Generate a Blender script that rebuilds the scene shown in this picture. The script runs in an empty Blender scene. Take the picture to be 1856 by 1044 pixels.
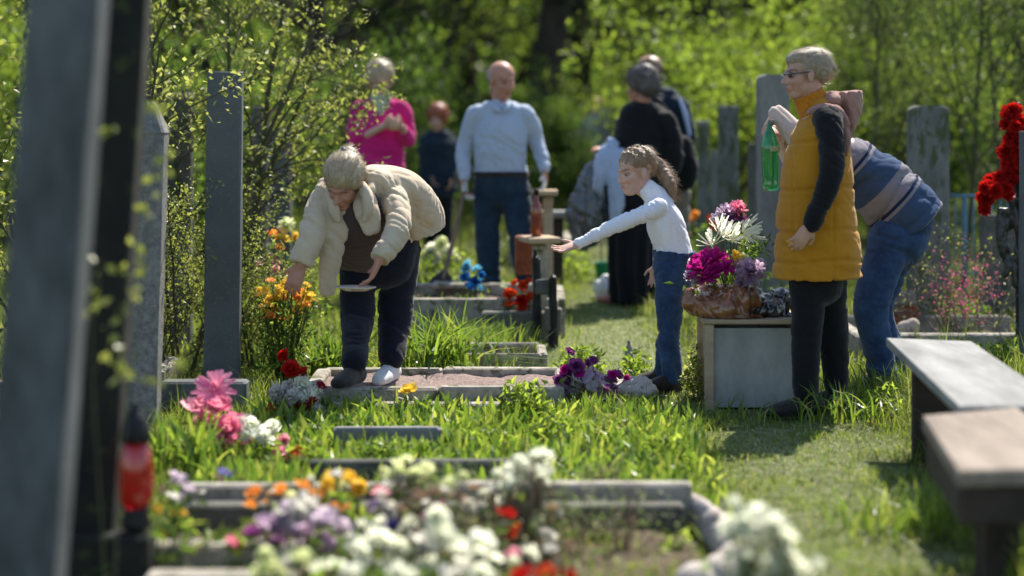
import bpy, math, random
import numpy as np
from mathutils import Vector, Matrix

# ---------------------------------------------------------------- camera, sky, sun, exposure
SC = bpy.context.scene
COL = SC.collection
F = 3609.0            # focal length in pixels of a 1856 px wide frame (70 mm lens)
CAMH = 1.4            # eye height
HOR = 193.0           # row of the horizon

cam_data = bpy.data.cameras.new('camera')
cam = bpy.data.objects.new('camera', cam_data)
COL.objects.link(cam)
cam.location = (0, 0, CAMH)
cam.rotation_euler = (math.radians(90), 0, 0)
cam_data.lens = 70.0
cam_data.sensor_width = 36.0
cam_data.shift_y = -(522.0 - HOR) / 1856.0
cam_data.clip_start = 0.1
cam_data.clip_end = 900
cam_data.dof.use_dof = True
cam_data.dof.focus_distance = 9.5
cam_data.dof.aperture_fstop = 1.12
SC.camera = cam

SUN_EL, SUN_AZ = 52.0, 24.0      # azimuth clockwise from straight ahead (+Y)
world = bpy.data.worlds.new('World')
SC.world = world
world.use_nodes = True
wn = world.node_tree.nodes
bg = wn.get('Background') or wn.new('ShaderNodeBackground')
sky = wn.new('ShaderNodeTexSky')
sky.sky_type = 'NISHITA'
sky.sun_disc = False
sky.sun_elevation = math.radians(SUN_EL)
sky.sun_rotation = math.radians(SUN_AZ)
sky.air_density = 1.0
sky.dust_density = 0.6
world.node_tree.links.new(sky.outputs[0], bg.inputs[0])
bg.inputs[1].default_value = 0.125
out = wn.get('World Output') or wn.new('ShaderNodeOutputWorld')
world.node_tree.links.new(bg.outputs[0], out.inputs[0])

sl = bpy.data.lights.new('sun', 'SUN')
sl.energy = 5.0
sl.angle = math.radians(0.5)
sl.color = (1.0, 0.94, 0.84)
so = bpy.data.objects.new('sun', sl)
COL.objects.link(so)
_e, _a = math.radians(SUN_EL), math.radians(SUN_AZ)
_to = Vector((math.sin(_a) * math.cos(_e), math.cos(_a) * math.cos(_e), math.sin(_e)))
so.rotation_euler = _to.to_track_quat('Z', 'Y').to_euler()
so.location = _to * 30

SC.view_settings.view_transform = 'Standard'
SC.view_settings.look = 'None'
SC.view_settings.exposure = 0.85
SC.view_settings.gamma = 1.0
SC.view_settings.use_curve_mapping = False
SC.render.engine = 'CYCLES'
SC.cycles.max_bounces = 6
SC.cycles.diffuse_bounces = 3
SC.cycles.transmission_bounces = 5
SC.cycles.transparent_max_bounces = 6
SC.cycles.sample_clamp_indirect = 4.0

rnd = random.Random(11)
NR = np.random.default_rng(5)

# ---------------------------------------------------------------- coordinates
def at(px, py, Y):
    """world point seen at photo column px, row py, at distance Y"""
    return np.array(((px - 928.0) / F * Y, Y, CAMH - (py - HOR) / F * Y))
def gY(py, h=0.0):
    """distance of a level at height h that is seen at row py"""
    return (CAMH - h) * F / (py - HOR)
def gnd(px, py, h=0.0):
    Y = gY(py, h)
    return np.array(((px - 928.0) / F * Y, Y, h))
def nrm(v):
    v = np.asarray(v, float)
    return v / (np.linalg.norm(v) + 1e-12)

# ---------------------------------------------------------------- objects
def props(o, label=None, cat=None, group=None, kind=None):
    if label: o['label'] = label
    if cat: o['category'] = cat
    if group: o['group'] = group
    if kind: o['kind'] = kind
    return o
def thing(name, label, cat, loc, group=None):
    o = bpy.data.objects.new(name, None)
    COL.objects.link(o)
    o.location = tuple(float(c) for c in loc)
    o.empty_display_size = 0.1
    return props(o, label, cat, group)
def origin_of(o):
    p = np.zeros(3)
    while o is not None:
        p += np.array(o.location)
        o = o.parent
    return p
def mesh_np(name, V, faces, mats, smooth=False, rndattr=None, midx=None):
    """faces: list of (n,k) int arrays or list of tuples"""
    me = bpy.data.meshes.new(name)
    V = np.asarray(V, dtype=np.float32)
    if isinstance(faces, np.ndarray): faces = [faces]
    if len(faces) and not isinstance(faces[0], np.ndarray):
        loops = np.array([i for f in faces for i in f], dtype=np.int32)
        tot = np.array([len(f) for f in faces], dtype=np.int32)
    else:
        faces = [f for f in faces if len(f)]
        loops = np.concatenate([f.reshape(-1) for f in faces]).astype(np.int32)
        tot = np.concatenate([np.full(len(f), f.shape[1], dtype=np.int32) for f in faces])
    me.vertices.add(len(V)); me.vertices.foreach_set('co', V.reshape(-1))
    me.loops.add(len(loops)); me.loops.foreach_set('vertex_index', loops)
    me.polygons.add(len(tot))
    start = np.concatenate(([0], np.cumsum(tot)[:-1])).astype(np.int32)
    me.polygons.foreach_set('loop_start', start)
    me.polygons.foreach_set('loop_total', tot)
    if not isinstance(mats, (list, tuple)): mats = [mats]
    for m in mats: me.materials.append(m)
    if midx is not None: me.polygons.foreach_set('material_index', np.asarray(midx, dtype=np.int32))
    me.polygons.foreach_set('use_smooth', np.full(len(tot), bool(smooth)))
    if rndattr is not None:
        a = me.attributes.new('rnd', 'FLOAT', 'FACE')
        a.data.foreach_set('value', np.asarray(rndattr, dtype=np.float32))
    me.update(calc_edges=True)
    me.validate()
    return me
def add(name, V, faces, mats, parent=None, loc=None, smooth=False, rndattr=None, midx=None):
    """V in world space. Linked under parent, or top-level with its origin at loc."""
    V = np.asarray(V, float)
    if parent is not None:
        org = origin_of(parent); me = mesh_np(name, V - org, faces, mats, smooth, rndattr, midx)
        o = bpy.data.objects.new(name, me); COL.objects.link(o); o.parent = parent
    else:
        loc = np.zeros(3) if loc is None else np.asarray(loc, float)
        me = mesh_np(name, V - loc, faces, mats, smooth, rndattr, midx)
        o = bpy.data.objects.new(name, me); COL.objects.link(o); o.location = tuple(loc)
    return o
def link_mesh(name, me, loc, parent=None, rot=None, scale=None):
    o = bpy.data.objects.new(name, me); COL.objects.link(o)
    if parent is not None:
        o.parent = parent; loc = np.asarray(loc) - origin_of(parent)
    o.location = tuple(float(c) for c in loc)
    if rot is not None: o.rotation_euler = rot
    if scale is not None: o.scale = (scale,) * 3 if np.isscalar(scale) else scale
    return o

class MB:
    """collects shapes, world space"""
    def __init__(s): s.V = []; s.F = []; s.n = 0
    def put(s, V, Fs):
        V = np.asarray(V, float)
        s.F += [tuple(int(i) + s.n for i in f) for f in Fs]
        s.V.append(V); s.n += len(V); return s
    def arr(s): return np.concatenate(s.V)
    def build(s, name, mat, parent=None, loc=None, smooth=False):
        return add(name, s.arr(), s.F, mat, parent, loc, smooth)

# ---------------------------------------------------------------- shapes
def box(c, size, rz=0.0, tilt=None, chamfer=0.0, jit=0.0):
    """chamfered box centred at c"""
    hx, hy, hz = [s / 2 for s in size]
    ch = min(chamfer, hx * .8, hy * .8, hz * .8)
    if ch <= 0:
        V = np.array([(x, y, z) for z in (-hz, hz) for y in (-hy, hy) for x in (-hx, hx)])
        Fs = [(0, 2, 3, 1), (4, 5, 7, 6), (0, 1, 5, 4), (2, 6, 7, 3), (0, 4, 6, 2), (1, 3, 7, 5)]
    else:
        def ring(a, b, z): return [(-a, -b, z), (a, -b, z), (a, b, z), (-a, b, z)]
        def ring8(a, b, z):
            return [(-a + ch, -b, z), (a - ch, -b, z), (a, -b + ch, z), (a, b - ch, z), (a - ch, b, z), (-a + ch, b, z), (-a, b - ch, z), (-a, -b + ch, z)]
        V = np.array(ring8(hx - ch, hy - ch, -hz) + ring8(hx, hy, -hz + ch) + ring8(hx, hy, hz - ch) + ring8(hx - ch, hy - ch, hz))
        Fs = [tuple(range(7, -1, -1)), tuple(range(24, 32))]
        for k in range(3):
            for i in range(8):
                j = (i + 1) % 8
                Fs.append((k * 8 + i, k * 8 + j, k * 8 + 8 + j, k * 8 + 8 + i))
    if jit: V = V + NR.normal(0, jit, V.shape)
    R = Matrix.Rotation(rz, 3, 'Z')
    if tilt is not None: R = R @ Matrix.Rotation(tilt[0], 3, 'X') @ Matrix.Rotation(tilt[1], 3, 'Y')
    R = np.array(R)
    return V @ R.T + np.asarray(c), Fs
def spline(P, sub=4):
    P = np.asarray(P, float)
    if len(P) < 3 or sub <= 1: 
        return P
    Q = np.vstack([2 * P[0] - P[1], P, 2 * P[-1] - P[-2]])
    outp = []
    for i in range(1, len(Q) - 2):
        for k in range(sub):
            t = k / sub
            a, b, c, d = Q[i - 1], Q[i], Q[i + 1], Q[i + 2]
            outp.append(0.5 * ((2 * b) + (-a + c) * t + (2 * a - 5 * b + 4 * c - d) * t * t + (-a + 3 * b - 3 * c + d) * t ** 3))
    outp.append(P[-1])
    return np.array(outp)
def tube(P, R, side=None, n=14, caps='round', sub=4):
    """lofted tube; R list of r or (ra, rb): ra along side vector, rb across"""
    P = np.asarray(P, float)
    R = np.array([(r, r) if np.isscalar(r) else r for r in R], float)
    if side is None: S = None
    else:
        S = np.asarray(side, float)
        if S.ndim == 1: S = np.tile(S, (len(P), 1))
    data = np.hstack([P, R] + ([S] if S is not None else []))
    data = spline(data, sub)
    P, R = data[:, :3], np.maximum(data[:, 3:5], 1e-4)
    S = data[:, 5:8] if S is not None else None
    T = np.gradient(P, axis=0)
    T /= np.linalg.norm(T, axis=1)[:, None] + 1e-12
    if S is None:
        s = np.cross(T[0], (0, 0, 1.0))
        if np.linalg.norm(s) < .1: s = np.cross(T[0], (0, 1.0, 0))
        S = np.zeros_like(P); S[0] = nrm(s)
        for i in range(1, len(P)):
            v = S[i - 1] - T[i] * S[i - 1].dot(T[i]); S[i] = nrm(v)
    else:
        S = S - T * (S * T).sum(1)[:, None]
        S /= np.linalg.norm(S, axis=1)[:, None] + 1e-12
    B = np.cross(T, S)
    rings = []
    ang = np.arange(n) * 2 * math.pi / n
    ca, sa = np.cos(ang)[:, None], np.sin(ang)[:, None]
    def ring(p, s, b, ra, rb): rings.append(p + ca * s * ra + sa * b * rb)
    if caps == 'round' or caps == 'start':
        m = R[0].min()
        for t in (80, 55, 30):
            a = math.radians(t); k = math.cos(a)
            ring(P[0] - T[0] * m * math.sin(a), S[0], B[0], R[0][0] * k, R[0][1] * k)
    for i in range(len(P)): ring(P[i], S[i], B[i], R[i][0], R[i][1])
    if caps == 'round' or caps == 'end':
        m = R[-1].min()
        for t in (30, 55, 80):
            a = math.radians(t); k = math.cos(a)
            ring(P[-1] + T[-1] * m * math.sin(a), S[-1], B[-1], R[-1][0] * k, R[-1][1] * k)
    V = np.concatenate(rings); m = len(rings); Fs = []
    for k in range(m - 1):
        for i in range(n):
            j = (i + 1) % n
            Fs.append((k * n + i, k * n + j, (k + 1) * n + j, (k + 1) * n + i))
    Fs.append(tuple(range(n - 1, -1, -1))); Fs.append(tuple((m - 1) * n + i for i in range(n)))
    return V, Fs
def ellip(c, r, frame=None, nu=14, nv=9):
    """ellipsoid; frame rows = axes"""
    V = [(0, 0, -1.0)]
    for i in range(1, nv):
        t = -math.pi / 2 + math.pi * i / nv
        for j in range(nu):
            p = 2 * math.pi * j / nu
            V.append((math.cos(t) * math.cos(p), math.cos(t) * math.sin(p), math.sin(t)))
    V.append((0, 0, 1.0))
    V = np.array(V) * np.asarray(r, float)
    if frame is not None: V = V @ np.asarray(frame)
    V = V + np.asarray(c)
    Fs = [(0, 1 + (j + 1) % nu, 1 + j) for j in range(nu)]
    for i in range(nv - 2):
        for j in range(nu):
            a = 1 + i * nu + j; b = 1 + i * nu + (j + 1) % nu
            Fs.append((a, b, b + nu, a + nu))
    L = len(V) - 1; q = 1 + (nv - 2) * nu
    Fs += [(q + j, q + (j + 1) % nu, L) for j in range(nu)]
    return V, Fs
def lathe(c, prof, n=20, ax=(0, 0, 1)):
    """profile [(r,z)...] round a vertical axis at c; ax may tilt it"""
    ang = np.arange(n) * 2 * math.pi / n
    rings = [np.stack([np.cos(ang) * r, np.sin(ang) * r, np.full(n, z)], 1) for r, z in prof]
    V = np.concatenate(rings)
    q = Vector((0, 0, 1)).rotation_difference(Vector(ax)).to_matrix()
    V = V @ np.array(q).T + np.asarray(c)
    m = len(prof); Fs = []
    for k in range(m - 1):
        for i in range(n):
            j = (i + 1) % n
            Fs.append((k * n + i, k * n + j, (k + 1) * n + j, (k + 1) * n + i))
    Fs.append(tuple(range(n - 1, -1, -1))); Fs.append(tuple((m - 1) * n + i for i in range(n)))
    return V, Fs
def vol(parts, voxel, smooth=4, name='tmp'):
    """union of closed shapes as one continuous skin -> (V, quads)"""
    mb = MB()
    for p in parts: mb.put(*p)
    V = mb.arr(); c = V.mean(0)
    me = mesh_np(name, V - c, mb.F, [], True)
    o = bpy.data.objects.new(name, me); COL.objects.link(o)
    r = o.modifiers.new('r', 'REMESH'); r.mode = 'VOXEL'; r.voxel_size = voxel
    if smooth:
        s = o.modifiers.new('s', 'SMOOTH'); s.factor = 0.5; s.iterations = smooth
    dg = bpy.context.evaluated_depsgraph_get()
    ev = o.evaluated_get(dg); m2 = ev.to_mesh()
    nv = len(m2.vertices); A = np.empty(nv * 3, np.float32); m2.vertices.foreach_get('co', A)
    npoly = len(m2.polygons); L = np.empty(len(m2.loops), np.int32); m2.loops.foreach_get('vertex_index', L)
    T = np.empty(npoly, np.int32); m2.polygons.foreach_get('loop_total', T)
    ev.to_mesh_clear()
    bpy.data.objects.remove(o); bpy.data.meshes.remove(me)
    A = A.reshape(-1, 3).astype(float) + c
    if (T == 4).all(): Fq = L.reshape(-1, 4)
    else:
        st = np.concatenate(([0], np.cumsum(T)[:-1]))
        q = T == 4; Fq = np.stack([L[st[q] + k] for k in range(4)], 1)
    return A, Fq
def vnormals(V, Fq):
    n = np.cross(V[Fq[:, 2]] - V[Fq[:, 0]], V[Fq[:, 3]] - V[Fq[:, 1]])
    N = np.zeros_like(V)
    for k in range(4): np.add.at(N, Fq[:, k], n)
    return N / (np.linalg.norm(N, axis=1)[:, None] + 1e-12)
def wrinkle(V, amp, freq, axis=(0, 0, 1), seed=0, stretch=.45):
    """soft cloth creases: ridged, warped waves; axis = direction across the creases"""
    g = np.random.default_rng(seed)
    P = V * freq; ax = nrm(axis)
    P = stretch * P + (1 - stretch) * np.outer(P @ ax, ax)
    w = np.zeros_like(P)
    for k in range(4):
        D = g.normal(0, 1, (3, 3)); ph = g.uniform(0, 6.28, 3)
        w += np.sin(P @ D * (.7 + .5 * k) + ph) * .55
    P = P + w; s = np.zeros(len(V)); tot = 0
    for k in range(5):
        d = nrm(ax * 1.2 + g.normal(0, .55, 3)) * (1.0 + .8 * k); a = 1 / (1 + .8 * k)
        q = np.abs(np.sin((P @ d) + g.uniform(0, 6.28))); s += a * (.7 * (2 * q - 1) - 1.5 * (1 - q) ** 5); tot += a
    return amp * s / tot
def cloth(name, parts, voxel, mat, parent, amp=.006, freq=9., axis=(0, 0, 1), seed=1, smooth=5, post=None, stretch=.45, fine=.22):
    V, Fq = vol(parts, voxel, smooth)
    N = vnormals(V, Fq)
    V = V + N * wrinkle(V, amp, freq, axis, seed, stretch)[:, None] + N * wrinkle(V, amp * fine, freq * 2.7, axis, seed + 9)[:, None]
    if post is not None: V = post(V, N)
    return add(name, V, Fq, mat, parent, smooth=True)

# ---------------------------------------------------------------- materials
def _new(name):
    m = bpy.data.materials.new(name); m.use_nodes = True
    nt = m.node_tree; nt.nodes.clear()
    o = nt.nodes.new('ShaderNodeOutputMaterial')
    return m, nt, o
def _coord(nt, scale=(1, 1, 1)):
    tc = nt.nodes.new('ShaderNodeTexCoord'); mp = nt.nodes.new('ShaderNodeMapping')
    mp.inputs['Scale'].default_value = scale
    nt.links.new(tc.outputs['Object'], mp.inputs[0]); return mp.outputs[0]
def _noise(nt, vec, scale, detail=4, rough=.6):
    n = nt.nodes.new('ShaderNodeTexNoise'); n.inputs['Scale'].default_value = scale
    n.inputs['Detail'].default_value = detail; n.inputs['Roughness'].default_value = rough
    nt.links.new(vec, n.inputs['Vector']); return n.outputs['Fac']
def _ramp(nt, fac, stops):
    r = nt.nodes.new('ShaderNodeValToRGB'); e = r.color_ramp.elements
    while len(e) < len(stops): e.new(.5)
    for k, (p, c) in enumerate(stops): e[k].position = p; e[k].color = (*c, 1)
    nt.links.new(fac, r.inputs[0]); return r.outputs[0]
def _mix(nt, fac, a, b, mode='MIX'):
    m = nt.nodes.new('ShaderNodeMix'); m.data_type = 'RGBA'; m.blend_type = mode
    for s, v in ((0, fac), (6, a), (7, b)):
        if hasattr(v, 'links'): nt.links.new(v, m.inputs[s])
        elif s == 0: m.inputs[s].default_value = v
        else: m.inputs[s].default_value = (*v, 1)
    return m.outputs[2]
def pmat(name, c1, c2=None, scale=6., rough=.8, bump=.15, bscale=None, speck=None, metal=0., sheen=0., stretch=(1, 1, 1), spec=.3, coat=0., trans=0., dist=.01):
    m, nt, o = _new(name)
    b = nt.nodes.new('ShaderNodeBsdfPrincipled'); nt.links.new(b.outputs[0], o.inputs[0])
    v = _coord(nt, stretch)
    c2 = c2 or tuple(x * .7 for x in c1)
    f = _noise(nt, v, scale, 6, .65)
    col = _ramp(nt, f, [(.34, c2), (.66, c1)])
    if speck:
        sc, cs, th = speck
        f2 = _noise(nt, v, sc, 3, .7)
        k = nt.nodes.new('ShaderNodeMapRange'); k.inputs[1].default_value = th; k.inputs[2].default_value = th + .08
        nt.links.new(f2, k.inputs[0]); col = _mix(nt, k.outputs[0], col, cs)
    nt.links.new(col, b.inputs['Base Color'])
    b.inputs['Roughness'].default_value = rough; b.inputs['Metallic'].default_value = metal
    b.inputs['Specular IOR Level'].default_value = spec
    b.inputs['Sheen Weight'].default_value = sheen; b.inputs['Coat Weight'].default_value = coat
    b.inputs['Transmission Weight'].default_value = trans
    if bump:
        bn = nt.nodes.new('ShaderNodeBump'); bn.inputs['Strength'].default_value = bump; bn.inputs['Distance'].default_value = dist
        nt.links.new(_noise(nt, v, bscale or scale * 6, 5, .7), bn.inputs['Height']); nt.links.new(bn.outputs[0], b.inputs['Normal'])
    return m
def leafmat(name, stops, trans=.5, rough=.5, tboost=1.7, gloss=.25):
    """thin leaf or petal: colour differs leaf by leaf, light passes through"""
    m, nt, o = _new(name)
    at_ = nt.nodes.new('ShaderNodeAttribute'); at_.attribute_name = 'rnd'
    col = _ramp(nt, at_.outputs['Fac'], stops)
    b = nt.nodes.new('ShaderNodeBsdfPrincipled'); nt.links.new(col, b.inputs['Base Color'])
    b.inputs['Roughness'].default_value = rough; b.inputs['Specular IOR Level'].default_value = gloss
    t = nt.nodes.new('ShaderNodeBsdfTranslucent')
    tc = _mix(nt, 1.0, col, (tboost, tboost, tboost * .8), 'MULTIPLY'); nt.links.new(tc, t.inputs[0])
    mx = nt.nodes.new('ShaderNodeMixShader'); mx.inputs[0].default_value = trans
    nt.links.new(b.outputs[0], mx.inputs[1]); nt.links.new(t.outputs[0], mx.inputs[2]); nt.links.new(mx.outputs[0], o.inputs[0])
    return m
def petal(name, c, c2=None, trans=.35, tb=1.2):
    c2 = c2 or tuple(min(1, x * .75) for x in c)
    return leafmat(name, [(0, c2), (1, c)], trans, .6, tb, .15)

M = {}
M['leaf_bright'] = leafmat('leaf_bright', [(0, (.06, .085, .014)), (.5, (.125, .18, .022)), (1, (.26, .32, .05))], .6, .45, 2.2)
M['leaf_mid'] = leafmat('leaf_mid', [(0, (.035, .06, .014)), (.6, (.075, .125, .02)), (1, (.20, .26, .045))], .58, .45, 2.2)
M['leaf_dark'] = leafmat('leaf_dark', [(0, (.025, .05, .012)), (.6, (.065, .11, .02)), (1, (.17, .22, .04))], .5, .4, 2.0)
M['leaf_yellow'] = leafmat('leaf_yellow', [(0, (.10, .12, .02)), (.5, (.22, .25, .05)), (1, (.42, .42, .14))], .5, .4, 1.6, .4)
M['leaf_willow'] = leafmat('leaf_willow', [(0, (.05, .075, .018)), (.6, (.10, .14, .03)), (1, (.22, .26, .07))], .5, .45, 1.7)
M['grass'] = leafmat('grass_blade', [(0, (.07, .085, .018)), (.3, (.095, .14, .018)), (.75, (.17, .22, .028)), (1, (.32, .31, .10))], .5, .45, 1.9, .35)
M['grass_dry'] = leafmat('grass_dry', [(0, (.10, .16, .035)), (.5, (.19, .28, .07)), (.8, (.36, .38, .19)), (1, (.52, .47, .34))], .35, .6, 1.3)
M['lilyleaf'] = leafmat('lily_leaf', [(0, (.06, .12, .018)), (.6, (.14, .21, .025)), (1, (.30, .33, .06))], .5, .35, 1.9, .5)
M['stem'] = pmat('green_stem', (.06, .10, .02), (.04, .07, .015), 20, .6, 0)
M['drystem'] = pmat('dry_stem', (.30, .22, .15), (.16, .11, .07), 20, .8, .1)
M['bark'] = pmat('bark', (.075, .06, .045), (.03, .026, .02), 5, .95, .6, 24, stretch=(1, 1, .25), dist=.03)
M['bark_light'] = pmat('bark_light', (.20, .18, .14), (.09, .085, .06), 7, .9, .5, 30, stretch=(1, 1, .3), dist=.02)
M['bark_moss'] = pmat('bark_mossy', (.10, .085, .05), (.05, .06, .02), 9, .95, .5, 40, stretch=(1, 1, .3), dist=.01)
# stones
M['stone_blue'] = pmat('stone_blue_grey', (.125, .137, .137), (.08, .092, .095), 3, .75, .25, 60, speck=(90, (.17, .18, .18), .60), dist=.004)
M['stone_slate'] = pmat('stone_slate', (.145, .15, .148), (.06, .065, .062), 9, .85, .5, 40, stretch=(1, 1, .4), dist=.004)
M['stone_black'] = pmat('stone_blackened', (.028, .028, .018), (.012, .012, .012), 4, .9, .4, 30, speck=(14, (.05, .055, .02), .58), dist=.008)
M['stone_speck'] = pmat('stone_speckled', (.27, .255, .23), (.13, .125, .115), 40, .85, .4, 90, speck=(120, (.36, .34, .30), .6), dist=.006)
M['stone_moss'] = pmat('stone_mossy', (.22, .22, .20), (.10, .11, .095), 9, .9, .8, 50, speck=(13, (.08, .095, .045), .50), stretch=(1, 1, .35), dist=.01)
M['stone_grey'] = pmat('stone_grey', (.25, .245, .23), (.13, .13, .12), 9, .85, .4, 40, stretch=(1, 1, .4), dist=.006)
M['concrete'] = pmat('concrete', (.44, .40, .33), (.20, .175, .14), 11, .95, .8, 45, speck=(9, (.11, .115, .06), .54), dist=.008)
M['concrete_pink'] = pmat('concrete_pinkish', (.60, .53, .47), (.38, .32, .27), 12, .95, .9, 45, speck=(8, (.20, .17, .13), .6), dist=.008)
M['concrete_dark'] = pmat('concrete_dark', (.16, .15, .13), (.07, .07, .055), 6, .92, .5, 50, dist=.008)
M['gravel'] = pmat('pink_gravel', (.42, .31, .27), (.22, .15, .13), 55, .95, .9, 110, speck=(90, (.58, .48, .43), .58), dist=.02)
M['soil'] = pmat('soil', (.16, .115, .075), (.07, .05, .033), 14, .98, .8, 60, speck=(40, (.30, .23, .15), .60), dist=.02)
M['sand'] = pmat('sandy_soil', (.42, .33, .22), (.22, .16, .10), 12, .98, .8, 70, dist=.02)
M['wood_white'] = pmat('painted_board', (.31, .305, .285), (.15, .148, .138), 9, .8, .5, 30, stretch=(1, .2, 1), speck=(16, (.30, .29, .27), .66), dist=.003)
M['wood_brown'] = pmat('weathered_wood', (.31, .25, .195), (.16, .125, .095), 12, .85, .6, 40, stretch=(1, .15, 1), dist=.004)
M['wood_dark'] = pmat('dark_wood', (.055, .04, .03), (.025, .02, .015), 8, .85, .4, 40, stretch=(1, .2, 1), dist=.004)
M['wood_pale'] = pmat('pale_wood', (.50, .38, .25), (.32, .23, .14), 9, .8, .3, 40, stretch=(.2, 1, 1), dist=.004)
M['wood_handle'] = pmat('worn_handle', (.24, .15, .08), (.13, .08, .045), 9, .7, .2, 40)
M['panel'] = pmat('grey_white_panel', (.38, .37, .33), (.25, .245, .22), 7, .8, .4, 30, speck=(14, (.15, .155, .12), .66), stretch=(1, 1, .5), dist=.004)
M['metal_dark'] = pmat('dark_metal', (.03, .03, .032), (.015, .015, .015), 20, .5, .3, 60, metal=.5)
M['metal_blue'] = pmat('blue_paint', (.10, .22, .30), (.07, .15, .21), 12, .5, .1)
M['rust'] = pmat('rust_brown', (.30, .085, .035), (.14, .04, .02), 14, .8, .4, 60)
M['tin_red'] = pmat('red_brown_tin', (.33, .07, .03), (.22, .05, .025), 8, .45, .2, 30)
# ================================================================ ground
def path_x(Y):
    return np.interp(Y, [4, 6, 8.3, 9.6, 10.6, 11.8, 14, 18, 30], [.95, 1.02, 1.22, 1.12, .72, .62, .60, .85, 1.6])
def path_w(Y):
    return np.interp(Y, [4, 6, 8.3, 9.6, 11, 12, 14, 30], [.40, .36, .42, .40, .34, .26, .22, .3])
def path_mask(X, Y):
    d = np.abs(X - path_x(Y)) / path_w(Y)
    d = d + .25 * np.sin(X * 9 + 3 * np.sin(Y * 4)) + .15 * np.sin(Y * 13)
    return np.clip(1.5 - d, 0, 1)
def ground_z(X, Y):
    return .008 * np.sin(X * 3.1 + 1) * np.sin(Y * 2.3) + .005 * np.sin(X * 9 + Y * 7)
def make_ground():
    xs = np.unique(np.concatenate((np.linspace(-400, -14, 14), np.linspace(-14, 14, 150), np.linspace(14, 400, 14))))
    ys = np.unique(np.concatenate((np.linspace(-60, 3, 8), np.linspace(3, 24, 130), np.linspace(24, 600, 24))))
    X, Y = np.meshgrid(xs, ys); Z = ground_z(X, Y) * ((np.abs(X) < 14) & (Y > 3) & (Y < 24)) - .004
    V = np.stack([X.ravel(), Y.ravel(), Z.ravel()], 1); nx = len(xs); ny = len(ys)
    i = np.arange(nx - 1)[None] + np.arange(ny - 1)[:, None] * nx
    Fq = np.stack([i, i + 1, i + nx + 1, i + nx], -1).reshape(-1, 4)
    m, nt, o = _new('ground')
    b = nt.nodes.new('ShaderNodeBsdfPrincipled'); nt.links.new(b.outputs[0], o.inputs[0])
    v = _coord(nt)
    soil = _ramp(nt, _noise(nt, v, 9, 8, .7), [(.35, (.035, .032, .014)), (.55, (.045, .06, .015)), (.7, (.085, .075, .035))])
    dry = _ramp(nt, _noise(nt, v, 14, 8, .75), [(.35, (.10, .135, .045)), (.52, (.21, .23, .10)), (.70, (.42, .37, .26))])
    a = nt.nodes.new('ShaderNodeAttribute'); a.attribute_name = 'path'
    nt.links.new(_mix(nt, a.outputs['Fac'], soil, dry), b.inputs['Base Color']); b.inputs['Roughness'].default_value = .97
    b.inputs['Specular IOR Level'].default_value = .1
    bn = nt.nodes.new('ShaderNodeBump'); bn.inputs['Strength'].default_value = .9; bn.inputs['Distance'].default_value = .02
    nt.links.new(_noise(nt, v, 60, 5, .7), bn.inputs['Height']); nt.links.new(bn.outputs[0], b.inputs['Normal'])
    o_ = add('ground', V, Fq, m, smooth=True); props(o_, kind='structure')
    at_ = o_.data.attributes.new('path', 'FLOAT', 'POINT')
    sx = ((X > .15) & (X < .95) & (Y > 10.2) & (Y < 13.2)) * .8
    at_.data.foreach_set('value', np.clip(path_mask(X, Y) * .75 + sx, 0, 1).ravel().astype(np.float32))
make_ground()

# ================================================================ blades and leaves
def blades(P, h, w, lean=.35, seg=3, ldir=None, curl=1.0):
    """thin tapered curved blades -> V, [quads, tris]"""
    n = len(P); h = np.broadcast_to(h, n); w = np.broadcast_to(w, n)
    a = NR.uniform(0, 2 * math.pi, n); D = np.stack([np.cos(a), np.sin(a), np.zeros(n)], 1)
    if ldir is not None: D = ldir
    b = NR.uniform(0, 2 * math.pi, n); S = np.stack([np.cos(b), np.sin(b), np.zeros(n)], 1)
    ln = np.abs(NR.normal(0, lean, n)) + .08
    R = []
    for k in range(seg + 1):
        t = k / seg
        c = P + D * (h * ln * (t ** (1 + curl)))[:, None]
        c[:, 2] += h * t * (1 - .35 * curl * ln * t)
        if k < seg:
            ww = w * (1 - .55 * t ** 1.5) * (.75 if k == 0 else 1)
            R.append(c - S * (ww / 2)[:, None]); R.append(c + S * (ww / 2)[:, None])
        else: R.append(c)
    m = 2 * seg + 1
    V = np.stack(R, 1).reshape(-1, 3); base = np.arange(n)[:, None] * m
    Q = np.concatenate([base + np.array([2 * k, 2 * k + 1, 2 * k + 3, 2 * k + 2]) for k in range(seg - 1)], 1).reshape(-1, 4)
    T = base + np.array([2 * seg - 2, 2 * seg - 1, 2 * seg])
    r = NR.uniform(0, 1, n)
    return V, [Q, T], np.concatenate([np.repeat(r, seg - 1), r])
def leaves(P, size, asp=.5, droop=.0, N0=None):
    """leaf = folded diamond of 2 quads (6 verts)"""
    n = len(P); size = np.broadcast_to(size, n)[:, None]
    D = NR.normal(0, 1, (n, 3)); D[:, 2] -= droop; D /= np.linalg.norm(D, axis=1)[:, None]
    S = np.cross(D, NR.normal(0, 1, (n, 3))); S /= np.linalg.norm(S, axis=1)[:, None]
    U = np.cross(D, S); f = .18
    c0 = P; tip = P + D * size
    m1 = P + D * size * .4
    V = np.stack([c0, m1 + S * size * asp * .5 + U * size * f * .4, tip, m1 - S * size * asp * .5 + U * size * f * .4], 1).reshape(-1, 3)
    b = np.arange(n)[:, None] * 4
    Fq = np.concatenate([b + np.array([0, 1, 2]), b + np.array([0, 2, 3])], 1).reshape(-1, 3)
    r = NR.uniform(0, 1, n)
    return V, [Fq], np.repeat(r, 2)
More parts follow.
